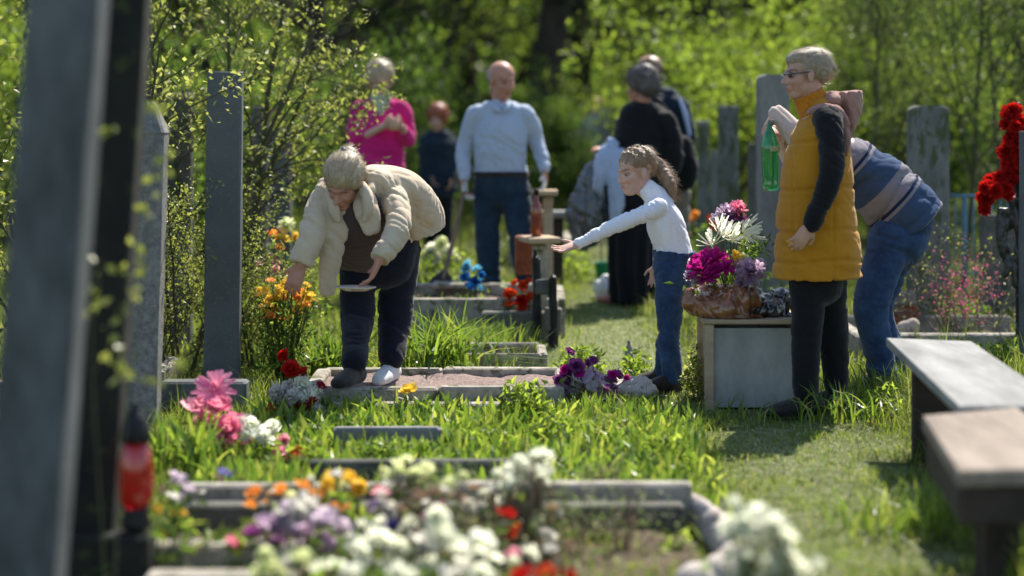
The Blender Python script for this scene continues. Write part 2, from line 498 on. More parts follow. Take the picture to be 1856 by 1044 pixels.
def join(parts):
    Vs, Fs, Rs, n = [], {}, {}, 0
    for V, Fl, R in parts:
        k0 = 0
        for f in Fl:
            Fs.setdefault(f.shape[1], []).append(f + n); Rs.setdefault(f.shape[1], []).append(R[k0:k0 + len(f)]); k0 += len(f)
        Vs.append(V); n += len(V)
    ks = sorted(Fs)
    return np.concatenate(Vs), [np.concatenate(Fs[k]) for k in ks], np.concatenate([np.concatenate(Rs[k]) for k in ks])

# ---- grass
PLOT_RECTS = [(-.95, .26, 9.08, 9.82), (-.45, .27, 11.6, 13.2), (-1.12, -.83, 9.1, 10.2), (.93, 1.40, 9.2, 9.65)]
def sow(n, x0, x1, y0, y1):
    X = NR.uniform(x0, x1, n); Y = NR.uniform(y0, y1, n)
    ok = np.abs(X) < .262 * Y + .25
    for r in PLOT_RECTS: ok &= ~((X > r[0]) & (X < r[1]) & (Y > r[2]) & (Y < r[3]))
    return X[ok], Y[ok]
def clump(X, Y, s=1.7): return .5 + .5 * np.sin(X * 5.1 * s + 2 * np.sin(Y * 3.3 * s)) * np.sin(Y * 4.3 * s + 1.5 * np.sin(X * 2.9 * s))
def grass_field():
    parts = []
    for (n, y0, y1, wmul, hmul) in ((110000, 5.2, 10.4, 1, 1), (60000, 10.4, 16, 1.6, 1.05), (55000, 16, 34, 3.0, 1.3)):
        X, Y = sow(n, -.262 * y1 - .3, .262 * y1 + .3, y0, y1)
        pm = path_mask(X, Y); c = clump(X, Y)
        inA = (X > -1.1) & (X < .62) & (Y < 6.6)
        soilA = inA & (X > .02) 
        sand = (X > .15) & (X < .8) & (Y > 10.2) & (Y < 12.6)
        keep = NR.uniform(0, 1, len(X)) < np.where(soilA, .45, np.where(inA, .9, np.where(sand, .16, np.clip(.6 + .5 * c - .15 * pm, .2, 1))))
        keep &= ~((X > -1.12) & (X < .75) & (Y > 6.7) & (Y < 9.0) & (NR.uniform(0, 1, len(X)) < .5))
        X, Y, pm, c, inA = X[keep], Y[keep], pm[keep], c[keep], inA[keep]
        h = (.03 + .085 * c * c + .03 * NR.uniform(0, 1, len(X))) * (1 - .70 * pm) * hmul
        right = np.clip((X - path_x(Y) - path_w(Y) * .8) * 3, 0, 1) * (Y < 11)
        h = h * (1 + .9 * right); h = np.where(inA, np.minimum(h, .085), h)
        h *= NR.lognormal(0, .25, len(X))
        P = np.stack([X, Y, ground_z(X, Y) - .006], 1)
        parts.append(blades(P, h, NR.uniform(.0028, .0055, len(X)) * wmul, .55, 3))
    V, Fs, R = join(parts)
    o = add('grass', V, Fs, M['grass'], rndattr=R)
    props(o, 'bright green spring grass covering the ground between the graves', 'grass', kind='stuff')
    # dry bits on the trodden path
    X, Y = sow(60000, -1, 3, 5.2, 15); pm = path_mask(X, Y) + ((X > .2) & (X < .9) & (Y > 10.2) & (Y < 12.8)) * .8
    k = NR.uniform(0, 1, len(X)) < pm * .8 + .04; X, Y = X[k], Y[k]
    P = np.stack([X, Y, ground_z(X, Y) - .003], 1)
    V, Fs, R = blades(P, NR.uniform(.012, .045, len(X)), NR.uniform(.003, .0065, len(X)), 2.2, 2)
    o = add('dry_grass', V, Fs, M['grass_dry'], rndattr=R)
    props(o, 'short trodden straw coloured grass on the path', 'dry grass', kind='stuff')
    # broad leaved ground cover between the curbs
    X = NR.uniform(-1.15, .80, 7000); Y = NR.uniform(6.72, 9.0, 7000)
    k = NR.uniform(0, 1, len(X)) < np.clip(.25 + .9 * clump(X, Y, 1.1), 0, 1) * np.clip((.80 - X) * 4, 0.1, 1); X, Y = X[k], Y[k]
    P = np.stack([X, Y, np.full(len(X), -.005)], 1)
    V, Fs, R = blades(P, NR.uniform(.06, .15, len(X)), NR.uniform(.013, .031, len(X)), .45, 4)
    o = add('ground_cover', V, Fs, M['lilyleaf'], rndattr=R)
    props(o, 'broad bright green leaves crowding the front graves', 'ground cover', kind='stuff')
    # fallen petals, leaves and litter on path
    X, Y = sow(1500, -1, 2.2, 5.4, 14); P = np.stack([X, Y, np.full(len(X), .012)], 1)
    V, Fs, R = leaves(P, NR.uniform(.012, .035, len(X)), .55)
    V[:, 2] = np.abs(V[:, 2]) * .5 + .008
    o = add('leaf_litter', V, Fs, leafmat('litter', [(0, (.12, .08, .05)), (.6, (.26, .19, .12)), (1, (.36, .31, .24))], .2, .7, 1), rndattr=R)
    props(o, 'dead leaves and bits scattered on the ground', 'leaf litter', kind='stuff')
grass_field()

# ================================================================ trees and shrubs
def grow(seed, H, r0, levels, nchild, ang, ratio=.62, up=.25, first=.3, trunk_bend=.06, stems=1, stem_spread=.2, twigwob=.12):
    g = np.random.default_rng(seed); lines = []
    def rec(p, d, L, r, lev):
        k = 6; pts = [p]; q = p.copy(); dd = d.copy()
        wob = trunk_bend if lev == 0 else twigwob
        for i in range(k):
            dd = nrm(dd + g.normal(0, wob, 3) + np.array((0, 0, up * (.12 if lev else .05))))
            q = q + dd * L / k; pts.append(q)
        pts = np.array(pts); r1 = r * (.35 if lev < levels else .3)
        lines.append((pts, r, r1, lev))
        if lev >= levels: return
        n = nchild[lev]
        for j in range(n):
            t = first + (1 - first) * (j + g.uniform(0, 1)) / n if lev == 0 else .2 + .8 * (j + g.uniform(0, 1)) / n
            i = min(int(t * k), k - 1); f = t * k - i; pp = pts[i] * (1 - f) + pts[i + 1] * f
            ax = nrm(g.normal(0, 1, 3)); side = nrm(np.cross(pts[i + 1] - pts[i], ax))
            a = math.radians(ang[lev] * g.uniform(.7, 1.3)); dn = nrm(pts[i + 1] - pts[i])
            nd = dn * math.cos(a) + side * math.sin(a)
            rec(pp, nd, L * ratio * (1.15 - .5 * t) * g.uniform(.75, 1.2), max(r * (1 - .65 * t) * .55, .0016), lev + 1)
    for s in range(stems):
        a = g.uniform(0, 6.28); st = np.array((math.cos(a), math.sin(a), 0)) * stem_spread * (0 if stems == 1 else g.uniform(.2, 1))
        d = nrm(np.array((0, 0, 1.0)) + st * (1.2 if stems > 1 else 0) + g.normal(0, .03, 3))
        rec(st * .3, d, H * g.uniform(.8, 1) if stems > 1 else H, r0, 0)
    return lines
def branch_mesh(lines, minr=.0, sides=6):
    Vs, Fs, n = [], [], 0
    for pts, ra, rb, lev in lines:
        if ra < minr: continue
        k = sides + 3 if lev == 0 else (sides if lev == 1 else 4)
        R = [ra + (rb - ra) * i / (len(pts) - 1) for i in range(len(pts))]
        if lev == 0: R[0] *= 1.35
        V, F_ = tube(pts, R, None, k, 'none', 2 if lev == 0 else 1)
        Vs.append(V); Fs += [tuple(i + n for i in f) for f in F_ if len(f) == 4]; n += len(V)
    return np.concatenate(Vs), Fs
def leaf_points(lines, minlev, per, spread, g):
    P = []
    for pts, ra, rb, lev in lines:
        if lev < minlev: continue
        L = np.linalg.norm(pts[-1] - pts[0]); n = max(1, int(per * L))
        t = g.uniform(.15, 1.0, n) * (len(pts) - 1); i = np.minimum(t.astype(int), len(pts) - 2); f = (t - i)[:, None]
        P.append(pts[i] * (1 - f) + pts[i + 1] * f + g.normal(0, spread, (n, 3)))
    return np.concatenate(P)
_tree_cache = {}
def tree_variant(key, **kw):
    if key in _tree_cache: return _tree_cache[key]
    a = dict(seed=1, H=8, r0=.18, levels=3, nchild=(16, 6, 4), ang=(62, 45, 40), per=22, spread=.10, size=(.05, .10), mat='leaf_mid', bark='bark', minlev=2, asp=.6, minr=.006, droop=.3, stems=1, stem_spread=.2, first=.12, ratio=.42, up=.25, cap=None)
    a.update(kw); g = np.random.default_rng(a['seed'] + 77)
    L = grow(a['seed'], a['H'], a['r0'], a['levels'], a['nchild'], a['ang'], ratio=a['ratio'], up=a['up'], first=a['first'], stems=a['stems'], stem_spread=a['stem_spread'])
    bV, bF = branch_mesh(L, a['minr'])
    P = leaf_points(L, a['minlev'], a['per'], a['spread'], g)
    P = P[P[:, 2] > .05]
    if a['cap'] and len(P) > a['cap']: P = P[g.choice(len(P), a['cap'], False)]
    lV, lF, lR = leaves(P, g.uniform(a['size'][0], a['size'][1], len(P)), a['asp'], a['droop'])
    # a slow drift of tone through the crown: young bright shoots here, older leaves there
    cR = .5 + .5 * np.sin(P[:, 0] * 2.1 + 1) * np.sin(P[:, 1] * 1.9) * np.sin(P[:, 2] * 1.7 + 2)
    lR = np.clip(.55 * lR + .5 * np.repeat(cR, 2) - .02, 0, 1)
    bm_ = mesh_np('trunk', bV, bF, M[a['bark']], True)
    lm = mesh_np('crown', lV, lF, M[a['mat']], False, lR)
    _tree_cache[key] = (bm_, lm); return _tree_cache[key]
def plant_tree(name, key, label, cat, loc, rz, sc, group=None, lean=(0, 0)):
    bm_, lm = _tree_cache[key]
    t = thing(name, label, cat, loc, group); t.rotation_euler = (lean[0], lean[1], rz); t.scale = (sc, sc, sc)
    for n_, me in (('trunk' if name.endswith('tree') else 'stems', bm_), ('crown' if name.endswith('tree') else 'foliage', lm)):
        o = bpy.data.objects.new(n_, me); COL.objects.link(o); o.parent = t
        o['kind'] = 'stuff' if me is lm or not name.endswith('tree') else ''
        if o['kind'] == '': del o['kind']
    return t

tree_variant('big_a', seed=3, H=9, r0=.20, nchild=(20, 7, 4), per=20, mat='leaf_mid', size=(.06, .12), cap=11000)
tree_variant('big_b', seed=8, H=8, r0=.16, nchild=(20, 7, 4), per=20, mat='leaf_bright', size=(.06, .12), cap=15000, ratio=.45)
tree_variant('big_c', seed=14, H=10, r0=.24, nchild=(18, 7, 4), per=22, mat='leaf_dark', size=(.07, .13), cap=9000)
tree_variant('trunked', seed=15, H=10, r0=.27, nchild=(18, 7, 4), per=22, mat='leaf_dark', size=(.07, .13), cap=12000, first=.27)
tree_variant('sap', seed=21, H=4.6, r0=.020, nchild=(22, 5, 3), ang=(38, 35, 35), per=60, mat='leaf_willow', size=(.035, .07), asp=.32, spread=.05, ratio=.36, bark='bark_moss', cap=14000, minr=.0015, first=.08, up=.6)
tree_variant('bush_a', seed=31, H=2.3, r0=.028, levels=2, nchild=(9, 6), ang=(42, 42), stems=6, stem_spread=.5, per=60, mat='leaf_bright', size=(.04, .085), spread=.07, ratio=.5, minlev=1, cap=7000, minr=.002, first=.1)
tree_variant('bush_b', seed=35, H=1.9, r0=.025, levels=2, nchild=(9, 6), ang=(45, 45), stems=7, stem_spread=.6, per=60, mat='leaf_mid', size=(.04, .085), spread=.07, ratio=.5, minlev=1, cap=7000, minr=.002, first=.05)

_k = 0
def bt(px, Y, key, sc, rz, look, name='broadleaf_tree', cat='tree', group='trees behind the cemetery'):
    X = (px - 928) / F * Y
    plant_tree(name, key, look, cat, (X, Y, -.02), rz, sc, group, (rnd.uniform(-.03, .03), rnd.uniform(-.03, .03)))
for a in ((972, 28.5, 'trunked', 1.0, 0.3, 'dark trunked tree rising between the man and the black clad woman'),
          (848, 37, 'big_a', 1.1, 1.3, 'tree with a pale trunk standing far behind the man in the blue shirt'),
          (1462, 36, 'big_c', 1.0, 2.1, 'dark tree far behind the head of the woman in the yellow vest'),
          (690, 31, 'big_b', .95, 3.4, 'tree behind the woman in the pink sweater'),
          (560, 27, 'big_a', .9, 4.2, 'leafy tree behind the tall shrub on the left'),
          (770, 41, 'big_b', 1.15, .9, 'far light green tree left of the pale trunk'),
          (1080, 33, 'big_b', 1.0, 5.5, 'light green tree between the dark trunk and the couple seen from behind'),
          (1215, 40, 'big_a', 1.1, 2.8, 'far tree right above the dark haired woman'),
          (1330, 34, 'big_b', .95, 1.9, 'yellow green tree above the tall grey steles'),
          (1560, 30, 'big_a', .95, 4.9, 'tree right of the yellow vest, behind the plaid shirt'),
          (1700, 38, 'big_b', 1.1, .2, 'far tree behind the broad mossy stele'),
          (1830, 29, 'big_c', .9, 3.0, 'dark tree at the right edge behind the red flowers'),
          (390, 33, 'big_a', 1.0, 5.9, 'tree behind the slate blue stele'),
          (230, 26, 'big_c', .95, 1.1, 'dark tree behind the leaning steles on the left'),
          (60, 31, 'big_b', .9, 2.2, 'light green tree at the far left edge'),
          (-160, 24, 'big_a', .9, 2.9, 'tree standing just beyond the left edge'),
          (2020, 25, 'big_a', .9, .6, 'tree standing just beyond the right edge'),
          (1150, 50, 'big_a', 1.3, .6, 'mid green far tree deep in the middle of the wood'),
          (640, 48, 'big_a', 1.3, 1.6, 'mid green far tree deep in the wood on the left'),
          (1620, 47, 'big_c', 1.3, 2.6, 'dark far tree deep in the wood on the right')):
    bt(*a)
for a in ((1275, 21.5, 'bush_a', 1.0, .4, 'bright yellow green bush right of the couple seen from behind'),
          (1345, 23.5, 'bush_a', 1.0, 2.4, 'bright bush behind the tallest stele on the right'),
          (1045, 24.5, 'bush_b', .75, 1.4, 'low rounded green bush right of the dark trunk'),
          (745, 24, 'bush_b', .9, 3.3, 'dark bush behind the red haired woman'),
          (640, 21, 'bush_b', 1.0, 4.1, 'dark bush behind the woman in the pink sweater'),
          (470, 19, 'bush_b', .95, .2, 'dark bush behind the slender shrub stem'),
          (1130, 27, 'bush_a', .8, 5.1, 'bright bush left of the dark haired woman'),
          (870, 27, 'bush_b', .8, 2.2, 'dark bush behind the man in the blue shirt'),
          (1590, 21, 'bush_a', 1.0, 1.1, 'bright bush behind the plaid shirt'),
          (1680, 24, 'bush_b', 1.1, 3.0, 'dark bush behind the broad mossy stele'),
          (40, 20, 'bush_a', 1.0, 5.2, 'bright bush at the left edge behind the nearest stele'),
          (340, 18, 'bush_b', 1.0, 2.2, 'dark bush behind the flat topped stele'),
          (180, 16, 'bush_b', .9, 3.2, 'dark bush between the two nearest steles'),
          (1500, 26, 'bush_b', 1.0, 4.4, 'dark bush behind the woman in the yellow vest')):
    bt(*a[:6], name='bush', cat='bush', group='bushes among the far graves')
for a in ((1745, 15.5, 'sap', .95, .5, 'slender willowy sapling above the blue fence'),
          (1575, 17.5, 'sap', 1.0, 2.5, 'willowy sapling behind the pink brown hood'),
          (1830, 16.5, 'sap', 1.05, 4.0, 'willowy sapling behind the red flower cross'),
          (1655, 19, 'sap', 1.1, 5.0, 'willowy sapling just behind the broad mossy stele')):
    bt(*a[:6], name='sapling_tree', cat='sapling', group='willowy saplings on the right')

def far_wood():
    g = np.random.default_rng(9); n = 1500
    C = np.stack([g.uniform(-45, 45, n), g.uniform(56, 80, n), g.uniform(0, 13, n) ** 1.0], 1)
    P = (C[:, None, :] + g.normal(0, 1, (n, 36, 3)) * np.array((1.1, .9, .8))).reshape(-1, 3); P = P[P[:, 2] > 0]
    V, Fs, R = leaves(P, g.uniform(.25, .55, len(P)), .6)
    o = add('far_wood', V, Fs, M['leaf_mid'], rndattr=R)
    props(o, 'dense green wood closing the view behind the cemetery', 'wood', kind='stuff')
    X = np.linspace(-90, 90, 61); t = 82 + 2 * np.sin(X * .3)
    h = 15 + 1.2 * np.sin(X * .7) + .8 * np.sin(X * 1.9)
    V = np.concatenate([np.stack([X, t, np.full(61, -1.)], 1), np.stack([X, t + 3, h], 1), np.stack([X, t + 12, h * .9], 1), np.stack([X, t + 14, np.full(61, -1.)], 1)])
    q = [(k * 61 + i, k * 61 + i + 1, (k + 1) * 61 + i + 1, (k + 1) * 61 + i) for k in range(3) for i in range(60)]
    o = add('wooded_hill', V, q, pmat('wooded_slope', (.06, .085, .02), (.02, .03, .008), 1.5, .98, .8, 3), smooth=True)
    props(o, kind='structure')
far_wood()

# ---- the tall fine-leaved shrub, left of the bending woman
def shrub(name, label, cat, loc, trunk_mat, leaf_mat, **kw):
    key = name + label
    tree_variant(key, mat=leaf_mat, bark=trunk_mat, **kw)
    return plant_tree(name, key, label, cat, loc, kw.get('rz', 0), 1.0)
def shrub2(name, label, cat, loc, trunk_mat, leaf_mat, rz=0, sc=1., lean=(0, 0), **kw):
    key = label; tree_variant(key, mat=leaf_mat, bark=trunk_mat, **kw)
    return plant_tree(name, key, label, cat, loc, rz, sc, None, lean)
shrub2('shrub', 'tall fine leaved shrub rising behind the slate blue stele', 'shrub', at(335, 600, 11.7) * (1, 1, 0), 'bark_moss', 'leaf_yellow',
       seed=41, H=2.3, r0=.020, levels=3, nchild=(13, 6, 4), ang=(50, 48, 42), stems=5, stem_spread=.35, per=26, size=(.014, .046), spread=.007, asp=.55, ratio=.42, minlev=2, minr=.0, cap=9500, first=.34, up=.3)
shrub2('shrub', 'slim dark stemmed shrub with long branches reaching towards the pink sweater', 'shrub', at(452, 600, 11.6) * (1, 1, 0), 'bark_moss', 'leaf_yellow', lean=(0, .09),
       seed=47, H=2.3, r0=.024, levels=3, nchild=(11, 6, 4), ang=(52, 48, 42), stems=2, stem_spread=.12, per=30, size=(.014, .046), spread=.007, asp=.5, ratio=.44, minlev=2, minr=.0, cap=5200, first=.42, up=.25)
shrub2('shrub', 'low dense shrub with small yellowish leaves left of the slate blue stele base', 'shrub', at(325, 650, 10.3) * (1, 1, 0), 'bark_moss', 'leaf_yellow',
       seed=52, H=.95, r0=.010, levels=2, nchild=(10, 6), ang=(40, 42), stems=9, stem_spread=.5, per=75, size=(.013, .03), spread=.02, asp=.55, ratio=.5, minlev=1, minr=.0, cap=6000, first=.1)
shrub2('shrub', 'low dense shrub with small yellowish leaves between stele and yellow flowers', 'shrub', at(468, 640, 10.6) * (1, 1, 0), 'bark_moss', 'leaf_yellow', rz=2.,
       seed=55, H=.62, r0=.009, levels=2, nchild=(10, 6), ang=(40, 42), stems=9, stem_spread=.5, per=80, size=(.013, .028), spread=.02, asp=.55, ratio=.5, minlev=1, minr=.0, cap=5000, first=.1)
shrub2('shrub', 'thin leafed shrub just behind the pointed stele', 'shrub', at(200, 500, 9.6) * (1, 1, 0), 'bark_moss', 'leaf_yellow', rz=1.,
       seed=58, H=1.75, r0=.014, levels=2, nchild=(8, 5), ang=(40, 42), stems=4, stem_spread=.12, per=24, size=(.018, .036), spread=.012, asp=.6, ratio=.20, minlev=1, minr=.0, cap=600, first=.3)
shrub2('shrub', 'twiggy leafy shrub at the left edge behind the nearest stele', 'shrub', at(10, 500, 9.0) * (1, 1, 0), 'bark_moss', 'leaf_yellow', rz=4.,
       seed=61, H=1.9, r0=.018, levels=2, nchild=(10, 6), ang=(45, 42), stems=5, stem_spread=.3, per=45, size=(.02, .045), spread=.03, asp=.6, ratio=.4, minlev=1, minr=.0, cap=3500, first=.15)
# leafy twigs hanging right in front of the dark near stele
shrub2('shrub', 'blurred leafy shrub growing against the dark near stele', 'shrub', at(196, 500, 5.35) * (1, 1, 0), 'bark_moss', 'leaf_yellow', rz=.4,
       seed=66, H=1.72, r0=.0035, levels=2, nchild=(7, 3), ang=(38, 42), stems=2, stem_spread=.05, per=34, size=(.025, .048), spread=.012, asp=.75, ratio=.12, minlev=1, minr=.0, cap=130, first=.35)
# twiggy pink blossom shrub at right
shrub2('shrub', 'bare twiggy shrub with tiny pink blossoms in front of the blue fence', 'shrub', at(1765, 640, 11.6) * (1, 1, 0), 'bark_light', 'leaf_yellow',
       seed=71, H=.75, r0=.007, levels=2, nchild=(9, 6), ang=(48, 46), stems=12, stem_spread=.9, per=7, size=(.012, .022), spread=.02, asp=.6, ratio=.5, minlev=1, minr=.0, cap=900, first=.1)
def blossoms():
    g = np.random.default_rng(4); c = at(1745, 520, 11.3)
    P = c + g.normal(0, 1, (420, 3)) * np.array((.10, .10, .10)); 
    V, Fs, R = leaves(P, g.uniform(.010, .02, len(P)), .8)
    o = add('blossoms', V, Fs, petal('pink_blossom', (.62, .16, .28), (.45, .08, .18)), rndattr=R)
    props(o, 'tiny pink blossoms dotted over the bare twigs on the right', 'blossom', kind='stuff')
blossoms()
# ================================================================ steles
def stele(label, px, Y, w, d, h, mat, top='flat', lean=0., leany=0., taper=.96, plinth=None, rz=0., cap=None, group=None, name='stele', X=None):
    """a tall narrow gravestone: shaft, and if it has them a cap and a plinth"""
    X = (px - 928) / F * Y if X is None else X
    t = thing(name, label, 'gravestone', (X, Y, 0), group)
    z0 = -.03; mb = MB()
    n = 10; rows = []
    zs = np.linspace(z0, h, n)
    ch = min(w, d) * .10
    def ring(hx, hy, z):
        j = NR.normal(0, .0012, (8, 2)); b = [(-hx + ch, -hy), (hx - ch, -hy), (hx, -hy + ch), (hx, hy - ch), (hx - ch, hy), (-hx + ch, hy), (-hx, hy - ch), (-hx, -hy + ch)]
        return [(x + j[i][0], y + j[i][1], z) for i, (x, y) in enumerate(b)]
    for z in zs:
        k = 1 - (1 - taper) * max(z, 0) / h
        rows.append(ring(w / 2 * k, d / 2 * k, z))
    k = taper
    if top == 'flat': rows.append(ring(w / 2 * k - ch * .6, d / 2 * k - ch * .6, h + ch * .5))
    elif top == 'point': 
        rows.append(ring(w / 2 * k * 1.06, d / 2 * k * 1.06, h + .01)); rows.append(ring(ch * 1.02, ch * 1.02, h + w * 1.05))
    elif top == 'round':
        for a in (20, 40, 60, 70): rows.append(ring(max(w / 2 * k * math.cos(math.radians(a)) ** .6, ch * 1.05), d / 2 * k, h + w * .15 * math.sin(math.radians(a))))
    elif top == 'slant':
        r = ring(w / 2 * k, d / 2 * k, h); r = [(x, y, h + .04 + (x / w) * .07) for x, y, z in r]; rows.append(r)
    V = np.array([p for r in rows for p in r]); m = len(rows)
    Fs = [(a * 8 + i, a * 8 + (i + 1) % 8, (a + 1) * 8 + (i + 1) % 8, (a + 1) * 8 + i) for a in range(m - 1) for i in range(8)]
    Fs.append(tuple(range(7, -1, -1))); Fs.append(tuple((m - 1) * 8 + i for i in range(8)))
    Rm = np.array(Matrix.Rotation(rz, 3, 'Z') @ Matrix.Rotation(leany, 3, 'X') @ Matrix.Rotation(lean, 3, 'Y'))
    W = V @ Rm.T + (X, Y, 0)
    add('shaft', W, Fs, mat, t)
    if cap:
        cv, cf = box((0, 0, h + .02), (w * 1.12, d * 1.12, .04), 0, None, .008); add('cap', cv @ Rm.T + (X, Y, 0), cf, cap, t)
    if plinth:
        pw, pd, ph, pm = plinth[:4]; ox = plinth[4] if len(plinth) > 4 else 0
        pv, pf = box((X + ox, Y, ph / 2 - .03), (pw, pd, ph + .06), 0, None, .012); add('plinth', pv, pf, pm, t)
    return t
def X_at(px, Y): return (px - 928) / F * Y
stele('nearest blurred blue grey stele filling the left edge, leaning', 28, 4.6, .165, .15, 1.95, M['stone_slate'], lean=.075, taper=.99)
stele('blackened narrow stele on a dark plinth, second from the left edge', 158, 5.85, .155, .15, 1.95, M['stone_black'], lean=.06, taper=.99, plinth=(.24, .26, .165, M['stone_black'], .02))
stele('speckled stele with a pale pointed top, left of the slate blue one', 258, 8.6, .135, .14, 1.28, M['stone_speck'], top='point', lean=.032, taper=.95)
stele('dark stele with a pale flat cap behind the pointed one', 326, 11.6, .14, .14, 1.44, M['concrete_dark'], cap=M['concrete'], taper=1.)
stele('smooth slate blue square stele standing alone in the shrubs', 402, 9.95, .178, .10, 1.57, M['stone_blue'], lean=.012, taper=.97, plinth=(.42, .2, .03, M['stone_slate'], .0))
stele('blue grey stele seen through the shrub branches', 508, 14.5, .16, .14, 1.25, M['stone_slate'])
stele('brownish leaning stele behind the slim dark shrub stem', 468, 16.5, .14, .14, 1.4, M['concrete_dark'], lean=.02)
stele('tall grey stele with a chamfered top left of the yellow vest', 1400, 13., .205, .16, 1.58, M['stone_grey'], top='round', taper=.96)
stele('slim mid height stele rising behind the purple bouquet', 1320, 15.5, .155, .14, 1.40, M['stone_moss'])
stele('narrow stele with a white cap just right of the backpack', 1274, 17.0, .095, .1, 1.24, M['stone_moss'], cap=M['wood_white'])
stele('thin dark post like stele between the two taller ones', 1363, 16., .07, .08, 1.1, M['concrete_dark'])
stele('broad mossy stele with a rounded top behind the plaid shirt', 1682, 12.5, .255, .15, 1.37, M['stone_moss'], top='round', taper=.95)
stele('short brownish stele below the red flowers', 1815, 13.2, .28, .1, .68, M['concrete_dark'])
stele('pale far stele left of the black clad woman', 1098, 22., .16, .12, 1.38, M['stone_grey'])
stele('small pale far stele right of the dark trunk', 1040, 26., .16, .12, 1.3, M['stone_grey'])
stele('far grey stele just left of the backpack man', 1148, 24., .15, .12, 1.35, M['stone_moss'])
stele('far slim stele at the left edge of the wood', 470, 22., .15, .12, 1.3, M['stone_grey'])
stele('far stele right of the narrow white capped one', 1300, 20., .14, .12, .95, M['stone_grey'])
stele('bluish metal like post at the right edge', 1853, 10.4, .03, .03, 1.27, M['stone_slate'], taper=1., name='post')

# ================================================================ grave borders
def border(name, label, x0, x1, y0, y1, h, t, mat, bed=None, bedh=.0, sides='fbrl', group='grave borders of concrete', rz=0., fill=None, cat='grave border'):
    cx, cy = (x0 + x1) / 2, (y0 + y1) / 2
    o = thing(name, label, cat, (cx, cy, 0), group)
    def bar(a, b, th, hh=h):
        d = np.array(b) - np.array(a); L = np.linalg.norm(d); r = math.atan2(d[1], d[0]); n = max(1, int(round(L / .75)))
        for k in range(n):
            f0, f1 = k / n, (k + 1) / n; c = np.array(a) + d * (f0 + f1) / 2
            V, Fs = box((0, 0, 0), (L / n - .006, th, hh + .05), 0, None, .009)
            V += NR.normal(0, .0015, V.shape)
            R = np.array(Matrix.Rotation(r + NR.normal(0, .004), 3, 'Z')); V = V @ R.T + (c[0], c[1], hh / 2 - .025 + NR.normal(0, .003))
            add('curb', V, Fs, mat, o)
    if 'f' in sides: bar((x0, y0), (x1, y0), t)
    if 'b' in sides: bar((x0, y1), (x1, y1), t)
    if 'l' in sides: bar((x0, y0 + t / 2 + .003), (x0, y1 - t / 2 - .003), t, h - .004)
    if 'r' in sides: bar((x1, y0 + t / 2 + .003), (x1, y1 - t / 2 - .003), t, h - .004)
    if bed is not None:
        nx, ny = 26, 14; X, Y = np.meshgrid(np.linspace(x0 + t / 2, x1 - t / 2, nx), np.linspace(y0 + t / 2, y1 - t / 2, ny))
        Z = bedh + .010 * np.sin(X * 17 + 2 * np.sin(Y * 11)) + NR.normal(0, .004, X.shape)
        V = np.stack([X.ravel(), Y.ravel(), Z.ravel()], 1); i = np.arange(nx - 1)[None] + np.arange(ny - 1)[:, None] * nx
        add('bed', V, np.stack([i, i + 1, i + nx + 1, i + nx], -1).reshape(-1, 4), bed, o, smooth=True)
    return o
# the big plot in the foreground
A = border('grave_border', 'large weathered concrete border round the foreground flowers', -1.10, .60, 5.35, 6.60, .15, .07, M['concrete'], M['soil'], .03, sides='b')
for k_ in range(3):
    V, Fs = box((-.80 + k_ * .56, 5.30, .03), (.55, .07, .09), 0, None, .010, .0015); add('curb', V, Fs, M['concrete'], A)
V, Fs = box((-.25, 6.50, .045), (1.62, .09, .12), 0, None, .008); add('ledge', V, Fs, M['concrete_dark'], A)
mbs = [(.60, 6.62, .025), (.650, 6.42, .030), (.675, 6.18, .038), (.665, 5.95, .040), (.60, 5.72, .034), (.48, 5.56, .028)]
V, Fs = vol([tube([(x, y, .03) for x, y, r in mbs], [(r * 1.25, .09) for x, y, r in mbs], None, 12, 'round', 3)], .012, 6)
V += vnormals(V, Fs) * wrinkle(V, .008, 14, (1, 0, 0), 5)[:, None]
add('rounded_curb', V, Fs, M['concrete_pink'], A, smooth=True)
for (x0, x1, y, z, d) in ((-1.06, -.62, 5.80, .13, .10), (-1.02, -.60, 5.55, .10, .12)):
    V, Fs = box(((x0 + x1) / 2, y, z / 2), (x1 - x0, d, z), 0, None, .01, .001); add('step', V, Fs, M['concrete'], A)
# curbs nearly swallowed by leaves
border('grave_border', 'overgrown grave border with just its front edge showing behind the foreground plot', -.74, .01, 7.25, 7.8, .115, .05, M['concrete_dark'], None, sides='f')
border('grave_border', 'overgrown short grave border in front of the bending woman', -.72, -.28, 8.0, 8.45, .11, .05, M['stone_grey'], None, sides='f')
# gravel plot the bending woman stands on
D = border('grave_border', 'stepped border filled with pink gravel under the bending woman', -.92, .24, 9.12, 9.78, .12, .07, M['concrete'], M['gravel'], .085, sides='fbrl')
V, Fs = box((-.45, 9.02, .03), (.96, .10, .06), 0, None, .008); add('step', V, Fs, M['concrete'], D)
V, Fs = box((-1.42 + .0, 9.2, .06), (.40, .12, .15), 0, None, .01)
o = add('stone_kerb', V, Fs, M['stone_slate'], loc=(-1.42, 9.2, 0)); props(o, 'dark stone kerb at the foot of the slate blue stele', 'kerb')
border('grave_border', 'small concrete border edging bare sand behind the gravel plot', -.32, .16, 10.5, 10.95, .10, .05, M['concrete'], M['sand'], .03, sides='fbr')
